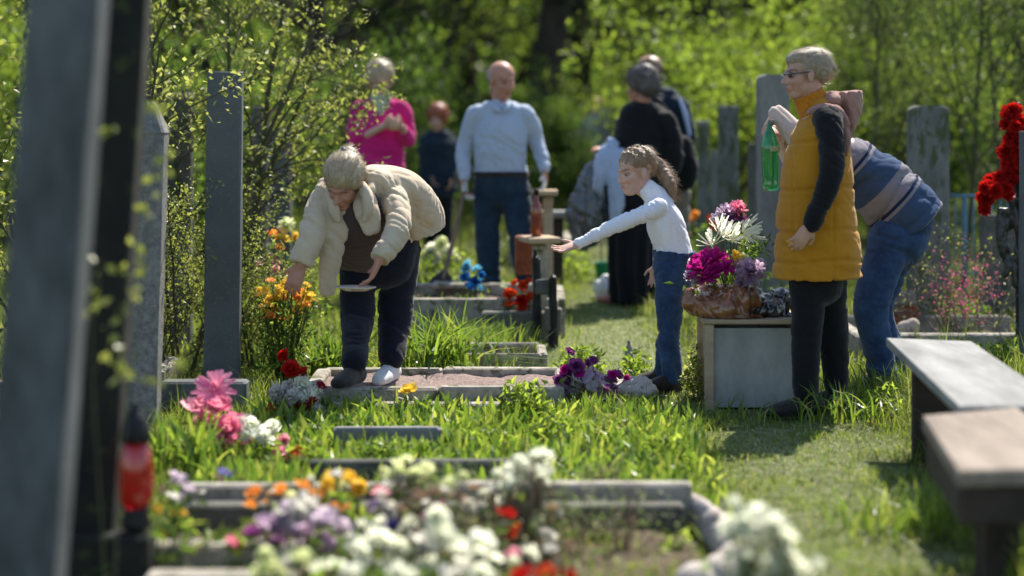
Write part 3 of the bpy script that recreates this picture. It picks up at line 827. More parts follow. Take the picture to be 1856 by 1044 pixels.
# raised plot with blue and orange flowers
E = border('grave_border', 'raised dark border plot holding the blue and orange flowers', -.72, .28, 12.0, 13.0, .24, .09, M['concrete'], M['soil'], .17, sides='fbrl')
V, Fs = box((.03, 11.86, .09), (.42, .12, .18), 0, None, .01); add('step', V, Fs, M['concrete_dark'], E)
V, Fs = box((-.36, 12.9, .245), (.30, .22, .03), 0, None, .006); add('slab', V, Fs, M['concrete'], E)
border('grave_border', 'pale low border right of the plaid woman, under the mossy stele', 1.95, 3.0, 11.0, 12.0, .14, .07, M['concrete'], M['soil'], .05, sides='fbl')
border('grave_border', 'far border beyond the man in the blue shirt', .02, .50, 17.5, 18.6, .24, .10, M['concrete'], M['soil'], .1, sides='fbrl')
border('grave_border', 'mossy border left of the pointed stele, by the left edge', -2.6, -1.72, 9.3, 10.2, .12, .07, M['concrete'], M['soil'], .03, sides='fbr')
V, Fs = box(at(1630, 541, 12.0), (.17, .14, .075), 0, None, .008)
o = add('stone_block', V, Fs, M['stone_grey'], loc=at(1630, 560, 12.0)); props(o, 'white stone slab lying behind the plaid woman', 'stone slab')
V2, F2 = box(at(1628, 575, 12.02), (.20, .18, .16), .1, None, .012)
o = add('stone_block', V2, F2, M['tin_red'], loc=at(1628, 600, 12.02)); props(o, 'red brown block under the white stone slab', 'block')
V, Fs = vol([ellip(at(1645, 596, 11.5), (.07, .05, .05)), ellip(at(1655, 590, 11.5), (.04, .05, .045))], .01, 4)
o = add('rock', V, Fs, M['concrete_pink'], loc=at(1645, 600, 11.5), smooth=True); props(o, 'reddish rounded stone behind the plaid woman\'s knees', 'stone')
# heap of rubble by the purple flowers
V, Fs = vol([ellip(gnd(1152, 706, .03), (.10, .08, .07)), ellip(gnd(1120, 704, .02), (.06, .06, .05)), ellip(gnd(1172, 712, .02), (.06, .05, .04))], .01, 3)
V += vnormals(V, Fs) * wrinkle(V, .015, 22, (0, 0, 1), 3)[:, None]
o = add('rock', V, Fs, M['concrete_pink'], loc=gnd(1150, 706), smooth=True); props(o, 'pale pinkish stone lump right of the purple flowers', 'stone')
V, Fs = lathe(gnd(1140, 672, .0) + (0, 0, .0), [(.022, 0), (.03, .005), (.026, .06), (.020, .12), (.010, .135), (.009, .16), (.002, .162)], 14)
o = add('vase', V, Fs, M['wood_white'], loc=gnd(1140, 672), smooth=True); props(o, 'small white vase standing behind the pale stone lump', 'vase')

# ================================================================ benches, box, table
def plank_part(name, corners, th, mat, parent):
    """board from four top corners"""
    C = np.array(corners, float); c = C.mean(0); ins = C + (c - C) * .02
    low = C - (0, 0, th)
    V = np.concatenate([C + (c - C) * .012, C - (0, 0, .006), low + (0, 0, .004), low + (c - C) * .01])
    Fs = [(0, 1, 2, 3), (15, 14, 13, 12)]
    for k in range(3):
        for i in range(4):
            j = (i + 1) % 4; Fs.append((k * 4 + j, k * 4 + i, (k + 1) * 4 + i, (k + 1) * 4 + j))
    return add(name, V, Fs, mat, parent)
def hp(px, py, h): return gnd(px, py, h)
b1 = thing('bench', 'long grey white painted board bench on the right', 'bench', (1.72, 7.3, 0))
tc = [hp(1737, 735, .45), hp(1932, 735, .45), hp(1760, 618, .45), hp(1606, 612, .45)]
plank_part('seat', [tc[0], tc[1], tc[2], tc[3]], .035, M['wood_white'], b1)
for t_ in (.13, .86):
    c = (np.array(tc[0]) + tc[1]) / 2 * (1 - t_) + (np.array(tc[2]) + tc[3]) / 2 * t_
    V, Fs = box((c[0], c[1], .205), (.20, .07, .42), -.08, None, .008); add('leg', V, Fs, M['wood_dark'], b1)
b2 = thing('bench', 'near brown wooden bench with a dark deep frame at the right edge', 'bench', (1.4, 5.7, 0))
tc2 = [hp(1737, 853, .45), hp(2000, 846, .45), hp(1842, 738, .45), hp(1672, 753, .45)]
plank_part('seat', tc2, .045, M['wood_brown'], b2)
q = np.array(tc2); ctr = q.mean(0)
def apron(a, b, z0, z1, th, mat, name):
    d = b - a; L = np.linalg.norm(d[:2]); r = math.atan2(d[1], d[0]); c = (a + b) / 2
    V, Fs = box((c[0], c[1], (z0 + z1) / 2), (L, th, z1 - z0), r, None, .005); add(name, V, Fs, mat, b2)
qi = ctr + (q - ctr) * .93
apron(qi[0], qi[1], .30, .404, .03, M['wood_dark'], 'apron'); apron(qi[3], qi[2], .30, .404, .03, M['wood_dark'], 'apron')
qj = ctr + (q - ctr) * .87
apron(qj[3], qj[0], .30, .403, .03, M['wood_dark'], 'apron'); apron(qj[2], qj[1], .30, .403, .03, M['wood_dark'], 'apron')
for k in range(4):
    c = ctr + (q[k] - ctr) * (.15 if k in (0, 3) else .5); V, Fs = box((c[0], c[1], .195), (.06, .06, .41), 0, None, .006); add('leg', V, Fs, M['wood_dark'], b2)

cab = thing('wooden_box', 'low grey white panelled wooden box carrying the flower bag', 'box', (1.10, 9.42, 0))
x0, x1, yb0, yb1 = X_at(1290, 9.25), X_at(1446, 9.25), 9.25, 9.62
V, Fs = box(((x0 + x1) / 2, yb0 + .012, .185), (x1 - x0 - .012, .014, .37), 0, None, .002); add('front_panel', V, Fs, M['panel'], cab)
V, Fs = box(((x0 + x1) / 2, yb1, .185), (x1 - x0 - .012, .014, .37), 0, None, .002); add('back_panel', V, Fs, M['panel'], cab)
for xx, nm in ((x0 - .002, 'side_panel'), (x1 + .002, 'side_panel')):
    V, Fs = box((xx, (yb0 + yb1) / 2, .185), (.014, yb1 - yb0 - .03, .37), 0, None, .002); add(nm, V, Fs, M['wood_pale'], cab)
for xx in (x0 - .012, x1 + .012):
    for yy in (yb0 - .004, yb1 + .004):
        V, Fs = box((xx, yy, .19), (.042, .036, .40), 0, None, .004); add('corner_post', V, Fs, M['wood_pale'] if xx < 1.1 else M['concrete'], cab)
V, Fs = box(((x0 + x1) / 2, (yb0 + yb1) / 2, .402), (x1 - x0 + .09, yb1 - yb0 + .07, .022), 0, None, .005); add('lid', V, Fs, M['wood_pale'], cab)

# small grave table by the girl's hand
tb = thing('wooden_table', 'small rough wooden table on a grey post by the girl\'s hand', 'table', at(975, 600, 12.0) * (1, 1, 0))
c = at(978, 434, 12.0)
V, Fs = box(c, (.20, .26, .035), .25, None, .006, .001); add('table_top', V, Fs, M['wood_pale'], tb)
V, Fs = box((c[0], c[1], c[2] / 2 - .01), (.085, .085, c[2] - .04), .1, None, .008); add('post', V, Fs, M['concrete'], tb)
tb2 = thing('wooden_table', 'higher small wooden table behind the brown bottle', 'table', at(990, 560, 13.6) * (1, 1, 0))
c = at(988, 349, 13.6)
V, Fs = box(c, (.17, .24, .035), 0, None, .006); add('table_top', V, Fs, M['wood_pale'], tb2)
V, Fs = box((c[0] + .02, c[1] + .03, c[2] / 2 - .01), (.07, .07, c[2] - .04), 0, None, .008); add('post', V, Fs, M['wood_pale'], tb2)
tb3 = thing('table', 'white topped low table right of the brown bottle', 'table', at(1000, 560, 15.5) * (1, 1, 0))
c = at(1000, 388, 15.5)
V, Fs = box(c, (.24, .26, .05), 0, None, .006); add('table_top', V, Fs, M['wood_white'], tb3)
V, Fs = box((c[0], c[1], c[2] / 2 - .01), (.18, .16, c[2] - .05), 0, None, .008); add('post', V, Fs, M['wood_dark'], tb3)
# red brown lantern / bottle on the table and a tin below
c = at(972, 428, 12.02)
bo = thing('bottle', 'tall red brown glass bottle standing on the rough wooden table', 'bottle', c)
V, Fs = lathe(c, [(.030, 0), (.034, .01), (.034, .16), (.030, .19), (.014, .215), (.013, .25)], 16)
add('glass', V, Fs, pmat('brown_glass', (.28, .05, .015), (.20, .03, .01), 6, .12, 0, spec=.6, coat=.5), bo, smooth=True)
V, Fs = lathe(c + (0, 0, .25), [(.016, 0), (.016, .03), (.013, .034)], 12); add('cap', V, Fs, M['metal_dark'], bo, smooth=True)
V, Fs = lathe(c + (0, 0, .05), [(.0345, 0), (.0348, .002), (.0348, .08), (.0345, .082)], 16); add('paper_band', V, Fs, M['rust'], bo, smooth=True)
V, Fs = box(at(950, 462, 12.25), (.11, .10, .24), .1, None, .012)
o = add('brick_pillar', V, Fs, M['rust'], loc=at(950, 505, 12.25)); props(o, 'rusty orange brown pillar left of the table post', 'pillar')
# dark little bench of cut stone in front of the table
dk = thing('iron_stand', 'blackened stone and iron stand in front of the small table', 'stand', at(988, 625, 11.5) * (1, 1, 0))
for px, y0p, y1p in ((972, 470, 612), (1003, 505, 628)):
    a = at(px, y0p, 11.6 if px < 990 else 11.5); 
    V, Fs = tube([(a[0], a[1], -.02), (a[0] + .003, a[1], a[2] * .5), (a[0] - .002, a[1], a[2])], [.030, .024, .022], None, 8, 'round', 2)
    V += NR.normal(0, .003, V.shape); add('post', V, Fs, M['metal_dark'], dk)
V, Fs = box(at(985, 520, 11.56), (.10, .06, .085), 0, None, .008, .002); add('stone', V, Fs, M['stone_slate'], dk)
V, Fs = box(at(1002, 578, 11.55), (.10, .12, .13), 0, None, .008, .002); add('stone', V, Fs, M['concrete_dark'], dk)
V, Fs = lathe(at(970, 470, 11.6), [(.012, 0), (.016, .01), (.008, .03), (.012, .04), (.006, .06), (.001, .062)], 8); add('knob', V, Fs, M['metal_dark'], dk, smooth=True)

# blue fence on the right
fn = thing('metal_fence', 'low blue metal grave fence behind the pink blossom twigs', 'fence', at(1790, 560, 14.2) * (1, 1, 0))
p0, p1 = at(1716, 355, 14.2), at(1880, 357, 13.9)
V, Fs = tube([p0, p1], [.013, .013], None, 8, 'none', 1); add('rail', V, Fs, M['metal_blue'], fn, smooth=True)
V, Fs = tube([p0 - (0, 0, .55), p1 - (0, 0, .55)], [.010, .010], None, 8, 'none', 1); add('rail', V, Fs, M['metal_blue'], fn, smooth=True)
for k in range(11):
    a = p0 + (p1 - p0) * k / 10; r = .018 if k in (2, 7) else .006
    V, Fs = tube([(a[0], a[1] + .001, 0), (a[0], a[1], a[2])], [r, r], None, 6, 'none', 1); add('bar', V, Fs, M['metal_blue'], fn, smooth=True)
# ================================================================ flowers
PC = {'pink': ((.88, .38, .54), (.74, .18, .36)), 'palepink': ((.85, .45, .60), (.70, .26, .42)), 'white': ((.88, .88, .86), (.80, .81, .80)),
      'cream': ((.82, .82, .62), (.62, .68, .42)), 'red': ((.62, .02, .015), (.36, .01, .01)), 'darkred': ((.40, .02, .04), (.20, .01, .02)),
      'orange': ((.88, .44, .12), (.80, .30, .06)), 'yellow': ((.88, .68, .14), (.78, .50, .05)), 'lilac': ((.62, .48, .68), (.46, .32, .55)),
      'purple': ((.34, .09, .32), (.20, .04, .22)), 'violetblue': ((.10, .08, .34), (.05, .04, .2)), 'magenta': ((.62, .03, .36), (.40, .01, .22)),
      'blue': ((.03, .22, .62), (.02, .12, .42)), 'skyblue': ((.20, .55, .78), (.10, .36, .62)), 'greywhite': ((.72, .70, .74), (.55, .53, .58)),
      'redorange': ((.72, .10, .03), (.50, .04, .015)), 'dry': ((.42, .30, .24), (.25, .17, .12)), 'palelilac': ((.74, .66, .82), (.58, .46, .70))}
for k, (a, b) in PC.items(): M['p_' + k] = petal('petal_' + k, a, b, .70 if min(a) > .4 else .4, 1.12 if min(a) > .4 else 1.3)
_fm = {}
def petal_ring(n, L, W, e0, e1, rot, jit, g, cup=.15, V=None, Fs=None):
    for j in range(n):
        a = 2 * math.pi * j / n + rot + g.normal(0, jit); l = L * g.uniform(1 - jit, 1 + jit * .6); w = W * g.uniform(.85, 1.15)
        e0j = math.radians(e0 + g.normal(0, 18 * jit)); e1j = math.radians(e1 + g.normal(0, 50 * jit))
        d = np.array((math.cos(a), math.sin(a), 0)); s = np.array((-math.sin(a), math.cos(a), 0)); up = np.array((0, 0, 1.))
        p = np.zeros(3); rows = []; prev = 0
        for t, ww in ((.35, .62), (.72, 1.0), (1.0, .55)):
            e = e0j + (e1j - e0j) * t; step = l * (t - prev); prev = t
            p = p + d * math.cos(e) * step + up * math.sin(e) * step
            nn = -d * math.sin(e) + up * math.cos(e)
            rows.append([p - s * w * ww * .5 + nn * cup * w, p + nn * g.normal(0, .03), p + s * w * ww * .5 + nn * cup * w])
        b = len(V); V += [q for r in rows for q in r]
        Fs += [(0, b + 1, b), (0, b + 2, b + 1)]
        for r in range(2):
            for c in range(2): q = b + r * 3 + c; Fs.append((q, q + 1, q + 4, q + 3))
def flower_mesh(kind, col, seed=0):
    key = (kind, col, seed)
    if key in _fm: return _fm[key]
    g = np.random.default_rng(hash((kind, seed)) % 1000 if False else seed + len(kind) * 7); V = [np.zeros(3)]; Fs = []
    if kind == 'peony':
        for n, L, W, a, b in ((6, 1, .85, -5, 30), (6, .95, .8, 20, 60), (6, .8, .65, 45, 85), (5, .62, .5, 60, 105)): petal_ring(n, L, W, a, b, n, .14, g, .2, V, Fs)
    elif kind == 'fluffy':
        for n, L, W, a, b in ((11, 1, .42, -20, 5), (11, 1, .4, 5, 25), (10, .95, .4, 25, 45), (9, .9, .36, 42, 65), (7, .8, .33, 60, 85)): petal_ring(n, L, W, a, b, n, .2, g, .25, V, Fs)
    elif kind == 'daisy':
        for n, L, W, a, b in ((13, 1, .26, 12, -5), (11, .85, .24, 28, 12), (7, .4, .2, 50, 60)): petal_ring(n, L, W, a, b, n, .08, g, .1, V, Fs)
    elif kind == 'tulip':
        for n, L, W, a, b in ((3, 1.2, .9, 45, 100), (3, 1.2, .9, 52, 96)): petal_ring(n, L, W, a, b, n, .05, g, .3, V, Fs)
    elif kind == 'rose':
        for n, L, W, a, b in ((5, 1, .9, 5, 40), (5, .9, .8, 30, 80), (4, .8, .6, 55, 100), (3, .65, .45, 70, 110)): petal_ring(n, L, W, a, b, n, .08, g, .25, V, Fs)
    elif kind == 'pansy':
        for n, L, W, a, b in ((5, 1, 1.0, 10, 0),): petal_ring(n, L, W, a, b, n, .12, g, .08, V, Fs)
    elif kind == 'pom':
        for n, e in ((9, -55), (12, -30), (13, -5), (13, 20), (11, 42), (8, 62), (5, 80)): petal_ring(n, 1, .42, e, e + 12, n * .7, .16, g, .25, V, Fs)
    elif kind == 'feather':
        for n, L, W, a, b in ((7, 1, .16, 55, 75), (7, 1.1, .15, 35, 55), (6, .9, .15, 10, 35)): petal_ring(n, L, W, a, b, n, .22, g, .1, V, Fs)
    r = g.uniform(0, 1, len(Fs)); me = mesh_np('flower', np.array(V), Fs, M['p_' + col], True, r)
    _fm[key] = me; return me
def rot_to(d, spin=0.):
    q = Vector((0, 0, 1)).rotation_difference(Vector(nrm(d))) @ Matrix.Rotation(spin, 3, 'Z').to_quaternion()
    return q.to_euler()
def flowerset(name, label, cat, base, heads, leaf=None, stems=True, stem_mat='stem', facing=(0, -.5, .8), group=None, fr=.45, stem_r=.0022, bend=.1, rs=1., dup=0, jit=.03):
    """heads: (pos, radius, kind, colour[, facing])"""
    t = thing(name, label, cat, base, group); base = np.asarray(base, float); mb = MB()
    heads = [(h[0], h[1] * rs) + tuple(h[2:]) for h in heads]
    heads += [(h[0] + NR.normal(0, jit, 3), h[1] * rnd.uniform(.6, .95)) + tuple(h[2:]) for h in heads for _ in range(dup)]
    for h in heads:
        pos, r, kind, col = h[:4]; fc = np.array(h[4] if len(h) > 4 else facing, float) + NR.normal(0, fr, 3)
        link_mesh('flower', flower_mesh(kind, col, rnd.randint(0, 3)), pos, t, rot_to(fc, rnd.uniform(0, 6)), r * rnd.uniform(.9, 1.1))
        if stems:
            b = base + (pos - base) * (.25, .25, 0) + (NR.normal(0, .01), NR.normal(0, .01), 0); b[2] = base[2]
            m = (pos + b) / 2 + (NR.normal(0, bend * .2), NR.normal(0, bend * .2), .1 * (pos[2] - b[2]))
            V, Fs = tube([b, m, pos - nrm(fc) * r * .1], [stem_r * 1.2, stem_r, stem_r], None, 5, 'none', 3); mb.put(V, Fs)
    if stems and mb.V: o = mb.build('stems', M[stem_mat], t, smooth=True); o['kind'] = 'stuff'
    if leaf:
        n, spread, size, mat, asp = leaf; zt = np.mean([h[0][2] for h in heads]); c = np.mean([h[0] for h in heads], 0) * (1, 1, 0)
        P = np.stack([NR.normal(c[0], spread[0], n), NR.normal(c[1], spread[1], n), NR.uniform(base[2] + .01, max(zt, base[2] + .03), n)], 1)
        V, Fs, R = leaves(P, NR.uniform(size[0], size[1], n), asp); V[:, 2] = np.maximum(V[:, 2], base[2] + .002)
        o = add('leaves', V, Fs, M[mat], t, rndattr=R); o['kind'] = 'stuff'
    return t
def H(px, py, Y, spx, kind, col, Y2=None, f=None):
    """bloom seen at px,py, distance Y, spx photo pixels across"""
    p = at(px, py, Y); q = (p, spx / 2 / F * Y, kind, col)
    return q + (f,) if f is not None else q
def gb(px, Y, z=0.): return np.array((X_at(px, Y), Y, z))
def tt(s): return 'tulip'

# --- pink cloth blooms on a stem, left
flowerset('flower_bunch', 'tall bunch of bright pink blooms in front of the slate blue stele', 'flowers', gb(400, 7.9),
    [H(390, 706, 7.9, 66, 'daisy', 'pink', f=(0, -.5, .6)), H(358, 752, 7.9, 62, 'peony', 'palepink'), H(395, 745, 7.85, 60, 'peony', 'pink'), H(412, 788, 7.85, 66, 'fluffy', 'pink'), H(372, 765, 7.95, 40, 'rose', 'pink'),
     H(425, 768, 7.9, 42, 'peony', 'pink'), H(412, 826, 7.85, 40, 'tulip', 'palepink')], leaf=(60, (.05, .05), (.05, .11), 'lilyleaf', .3), rs=1.2)
flowerset('flower_bunch', 'white blooms with one red rose leaning right of the pink bunch', 'flowers', gb(480, 7.75),
    [H(450, 775, 7.8, 44, 'peony', 'white'), H(470, 792, 7.7, 40, 'fluffy', 'white'), H(492, 780, 7.8, 42, 'peony', 'white'), H(488, 805, 7.7, 34, 'rose', 'white'), H(510, 806, 7.75, 34, 'peony', 'palepink'),
     H(512, 825, 7.7, 36, 'peony', 'palepink'), H(537, 827, 7.6, 34, 'rose', 'red', f=(0, -1, .3)), H(435, 762, 7.9, 26, 'daisy', 'white')], leaf=(50, (.07, .05), (.04, .09), 'lilyleaf', .3), rs=1.15, dup=1, jit=.025)
flowerset('flower_bunch', 'white and dark red blooms heaped at the corner of the gravel plot', 'flowers', gb(530, 8.9),
    [H(515, 712, 8.9, 44, 'fluffy', 'greywhite'), H(545, 700, 8.9, 38, 'peony', 'white'), H(560, 722, 8.85, 34, 'fluffy', 'white'), H(528, 735, 8.85, 36, 'fluffy', 'greywhite'), H(555, 745, 8.8, 34, 'peony', 'darkred'),
     H(500, 752, 8.8, 40, 'peony', 'red'), H(530, 757, 8.8, 32, 'rose', 'darkred'), H(528, 672, 8.95, 34, 'peony', 'red'), H(548, 680, 8.95, 26, 'rose', 'darkred'), H(572, 738, 8.85, 28, 'fluffy', 'greywhite')], leaf=(60, (.07, .05), (.03, .06), 'leaf_dark', .5), rs=1.2, dup=2, jit=.035)
flowerset('flower', 'single yellow flower lying by the white shoe', 'flower', gnd(742, 728, .0), [H(742, 712, 8.98, 42, 'peony', 'yellow', f=(0, -.4, 1))], leaf=(10, (.04, .03), (.03, .05), 'lilyleaf', .3), stems=False)
flowerset('flower_bunch', 'orange and yellow artificial blooms standing behind the reaching hand', 'flowers', gb(505, 12.0),
    [H(495, 432, 12., 36, 'peony', 'orange'), H(520, 410, 12., 36, 'fluffy', 'cream'), H(512, 436, 11.95, 34, 'peony', 'yellow'), H(488, 448, 11.95, 24, 'peony', 'white'), H(530, 430, 12., 26, 'rose', 'yellow'), H(505, 452, 12, 24, 'rose', 'orange')],
    leaf=(60, (.06, .05), (.04, .08), 'leaf_mid', .4))
flowerset('flower_bunch', 'small pink and magenta blooms under the orange ones, left of the jacket', 'flowers', gb(480, 11.4),
    [H(488, 472, 11.4, 26, 'rose', 'magenta'), H(472, 485, 11.4, 28, 'peony', 'palepink'), H(495, 490, 11.4, 28, 'peony', 'palepink'), H(510, 478, 11.4, 20, 'rose', 'palepink')], leaf=(30, (.05, .04), (.03, .06), 'leaf_mid', .4))
def daffodils():
    hs = []; g = np.random.default_rng(3)
    for k in range(64):
        a, r = g.uniform(0, 6.28), g.uniform(0, 1) ** .5
        hs.append(H(518 + 52 * r * math.cos(a), 545 + 45 * r * math.sin(a) * (1 if k % 3 else .6), 10.1 + g.uniform(-.08, .08), g.uniform(13, 24), ('peony', 'rose', 'daisy')[k % 3], 'yellow' if k % 4 else 'orange'))
    flowerset('flower_bush', 'round bush of golden yellow flowers the bending woman reaches into', 'flowers', gb(515, 10.1), hs, leaf=(900, (.10, .08), (.02, .045), 'leaf_mid', .45))
daffodils()
# --- purple flowers on the ground
hs = []
for (px, py, s, c) in ((1052, 700, 40, 'palelilac'), (1028, 700, 36, 'greywhite'), (1075, 702, 38, 'greywhite'), (1098, 700, 34, 'palelilac'), (1066, 684, 34, 'palelilac'), (1045, 662, 34, 'purple'), (1072, 672, 30, 'lilac'), (1020, 690, 34, 'purple'), (1040, 688, 34, 'greywhite'), (1062, 695, 36, 'lilac'), (1088, 686, 32, 'palelilac'), (1105, 694, 30, 'purple'),
                      (1015, 706, 28, 'lilac'), (1036, 712, 34, 'greywhite'), (1060, 714, 32, 'palelilac'), (1084, 712, 34, 'lilac'), (1050, 676, 26, 'magenta'), (1030, 672, 26, 'purple'), (1075, 655, 22, 'purple'), (1100, 708, 24, 'purple'), (1110, 680, 20, 'magenta')):
    hs.append(H(px, py, 9.2 + rnd.uniform(-.06, .06), s, 'pansy' if c in ('greywhite', 'palelilac') else 'peony', c, f=(0, -.7, .6)))
flowerset('flower_bunch', 'low heap of purple and lilac flowers on the ground below the girl\'s arm', 'flowers', gb(1062, 9.2), hs, leaf=(120, (.10, .05), (.03, .06), 'leaf_dark', .4), rs=1.1, dup=1, jit=.03)
flowerset('flower_bunch', 'blue artificial blooms on the raised plot in front of the man', 'flowers', gb(858, 12.2, .2),
    [H(850, 482, 12.2, 24, 'peony', 'skyblue'), H(865, 490, 12.2, 24, 'peony', 'skyblue'), H(845, 505, 12.15, 26, 'rose', 'blue'), H(862, 510, 12.15, 28, 'peony', 'blue'), H(872, 500, 12.2, 22, 'rose', 'blue'), H(850, 522, 12.1, 24, 'rose', 'blue'), H(843, 490, 12.2, 18, 'rose', 'skyblue'), H(868, 524, 12.1, 20, 'rose', 'skyblue')],
    leaf=(50, (.05, .04), (.03, .06), 'leaf_mid', .4))
flowerset('flower_bunch', 'orange red artificial blooms left of the blackened stand', 'flowers', gb(940, 11.95, .05),
    [H(925, 535, 11.95, 30, 'peony', 'redorange'), H(945, 520, 11.95, 28, 'peony', 'redorange'), H(958, 514, 11.95, 22, 'rose', 'redorange'), H(945, 545, 11.9, 32, 'peony', 'red'), H(962, 540, 11.9, 24, 'rose', 'redorange'), H(922, 556, 11.9, 26, 'rose', 'redorange'), H(948, 562, 11.9, 26, 'peony', 'redorange'), H(935, 515, 12, 20, 'rose', 'redorange'), H(914, 520, 12, 18, 'daisy', 'cream')],
    leaf=(60, (.05, .04), (.03, .06), 'leaf_dark', .4))
# --- white flowers behind the handle
hs = [H(px, py, 13.9, s, 'pom', 'cream' if i % 2 else 'white') for i, (px, py, s) in enumerate(((785, 452, 30), (800, 440, 28), (812, 456, 28), (822, 470, 26), (790, 470, 26), (772, 462, 22)))]
flowerset('flower_bush', 'bush of white blooms behind the spade handle', 'flowers', gb(797, 13.9), hs, leaf=(260, (.16, .10), (.04, .08), 'leaf_bright', .5))
# --- behind, between the steles
flowerset('flower_bunch', 'orange and red blooms far behind the girl\'s back', 'flowers', gb(1275, 16.0),
    [H(1258, 388, 16, 20, 'peony', 'orange'), H(1283, 400, 16, 24, 'peony', 'redorange'), H(1290, 415, 16, 20, 'rose', 'redorange'), H(1255, 400, 16, 16, 'rose', 'orange'), H(1246, 425, 16, 14, 'rose', 'palepink')], leaf=(80, (.12, .08), (.05, .09), 'leaf_mid', .4))

# ================================================================ foreground flowers, out of focus
def fore(label, px, Y, lst, leaf=None, cat='flowers', name='flower_bunch', sm='stem', z=.0, fr=.5, sr=.0025, bend=.1):
    L = []
    for a, b, s, k, c in lst:
        if k == 'pom':     # a loose round truss made of several blooms
            for q in range(5): L.append((a + rnd.uniform(-.36, .36) * s, b + rnd.uniform(-.34, .34) * s, s * rnd.uniform(.42, .62), rnd.choice(('fluffy', 'peony')), c))
        else:
            L.append((a, b, s, k, c))
            if len(lst) > 3: L.append((a + rnd.uniform(-30, 30), b + rnd.uniform(-18, 18), s * rnd.uniform(.5, .8), k, rnd.choice((c, c, 'greywhite'))))
    flowerset(name, label, cat, gb(px, Y, z), [H(a, b, Y + rnd.uniform(-.07, .07), s, k, c) for a, b, s, k, c in L], leaf=leaf, stem_mat=sm, fr=fr, stem_r=sr, bend=bend, facing=(0, -.15, 1), rs=1.08)
fore('yellow tulips in the front left corner beside the dark plinth', 290, 5.75, [(282, 935, 34, 'tulip', 'yellow'), (272, 978, 38, 'tulip', 'yellow'), (262, 1008, 34, 'tulip', 'yellow'), (332, 938, 28, 'tulip', 'yellow'), (292, 975, 26, 'tulip', 'yellow'), (330, 900, 22, 'pansy', 'palelilac')], (60, (.06, .05), (.05, .12), 'lilyleaf', .25))
fore('orange blooms along the inside of the foreground border', 540, 6.25, [(462, 900, 44, 'rose', 'orange'), (455, 922, 34, 'rose', 'orange'), (505, 898, 44, 'peony', 'orange'), (548, 888, 46, 'peony', 'orange'), (580, 905, 40, 'rose', 'orange'), (602, 925, 38, 'rose', 'orange'), (525, 905, 36, 'rose', 'cream'), (590, 880, 36, 'peony', 'yellow'), (565, 915, 34, 'peony', 'orange')], (70, (.12, .05), (.04, .09), 'leaf_bright', .35))
fore('yellow blooms rising just above the foreground border', 620, 6.4, [(600, 868, 40, 'peony', 'yellow'), (628, 872, 46, 'peony', 'yellow'), (650, 885, 40, 'peony', 'yellow'), (615, 892, 34, 'rose', 'cream')], (50, (.08, .05), (.04, .08), 'leaf_bright', .35))
fore('pale lilac and purple blooms at the lower left of the flower bed', 530, 5.75, [(478, 962, 64, 'peony', 'lilac'), (520, 955, 62, 'peony', 'lilac'), (455, 975, 44, 'peony', 'purple'), (545, 972, 60, 'peony', 'lilac'), (552, 925, 60, 'fluffy', 'greywhite'), (590, 945, 62, 'peony', 'palelilac'), (500, 985, 46, 'pansy', 'purple'), (585, 985, 52, 'peony', 'lilac'), (520, 930, 44, 'peony', 'palelilac')], (60, (.10, .05), (.04, .09), 'leaf_dark', .4))
fore('dusky pink bloom low at the left of the lilac ones', 415, 5.75, [(412, 985, 42, 'peony', 'pink'), (432, 992, 30, 'rose', 'darkred')], (20, (.04, .04), (.03, .06), 'leaf_bright', .4))
fore('pale lilac blooms tipped with purple beside the green white plant', 640, 5.9, [(620, 962, 52, 'peony', 'palelilac'), (640, 978, 54, 'pansy', 'lilac'), (668, 915, 38, 'rose', 'lilac'), (660, 960, 44, 'peony', 'white'), (680, 985, 40, 'peony', 'lilac'), (600, 1000, 40, 'pansy', 'purple')], (40, (.08, .05), (.03, .07), 'leaf_mid', .4))
fore('cream and yellowish blooms at the very bottom of the picture', 530, 5.25, [(505, 1030, 74, 'pom', 'cream'), (545, 1020, 60, 'peony', 'cream'), (480, 1042, 50, 'peony', 'cream'), (610, 1035, 54, 'peony', 'white')], (40, (.10, .05), (.04, .08), 'leaf_mid', .4))
fore('white blooms spread along the bottom middle of the flower bed', 740, 5.45, [(650, 1000, 60, 'peony', 'white'), (690, 985, 62, 'fluffy', 'white'), (725, 1005, 58, 'peony', 'white'), (765, 990, 60, 'peony', 'greywhite'), (800, 975, 58, 'fluffy', 'white'), (830, 1000, 62, 'peony', 'white'), (870, 990, 56, 'peony', 'white'), (795, 940, 52, 'peony', 'white'), (660, 1030, 56, 'peony', 'white'), (710, 1035, 60, 'fluffy', 'white'), (775, 1030, 58, 'peony', 'white'), (840, 1035, 60, 'peony', 'greywhite'), (895, 1020, 48, 'peony', 'white')], (140, (.16, .06), (.03, .07), 'leaf_mid', .4))
fore('row of white and cream blooms in front of the lowest kerb stones', 800, 5.12, [(640, 1044, 50, 'peony', 'white'), (720, 1040, 50, 'fluffy', 'white'), (800, 1046, 50, 'peony', 'greywhite'), (870, 1042, 46, 'fluffy', 'white')], (120, (.16, .05), (.04, .08), 'leaf_mid', .4))
fore('blue and dark red small blooms half hidden in the middle of the bed', 715, 5.9, [(715, 958, 36, 'rose', 'violetblue'), (700, 972, 26, 'rose', 'blue'), (690, 950, 30, 'rose', 'palelilac')], (40, (.05, .05), (.03, .07), 'leaf_dark', .4))
fore('greenish white snowball blooms with dry stems above the border', 735, 6.2, [(735, 848, 62, 'pom', 'cream'), (712, 868, 52, 'pom', 'cream'), (758, 870, 52, 'pom', 'cream'), (735, 885, 50, 'pom', 'greywhite'), (772, 850, 34, 'fluffy', 'cream')], (110, (.07, .05), (.03, .07), 'leaf_mid', .4), sm='drystem', sr=.004)
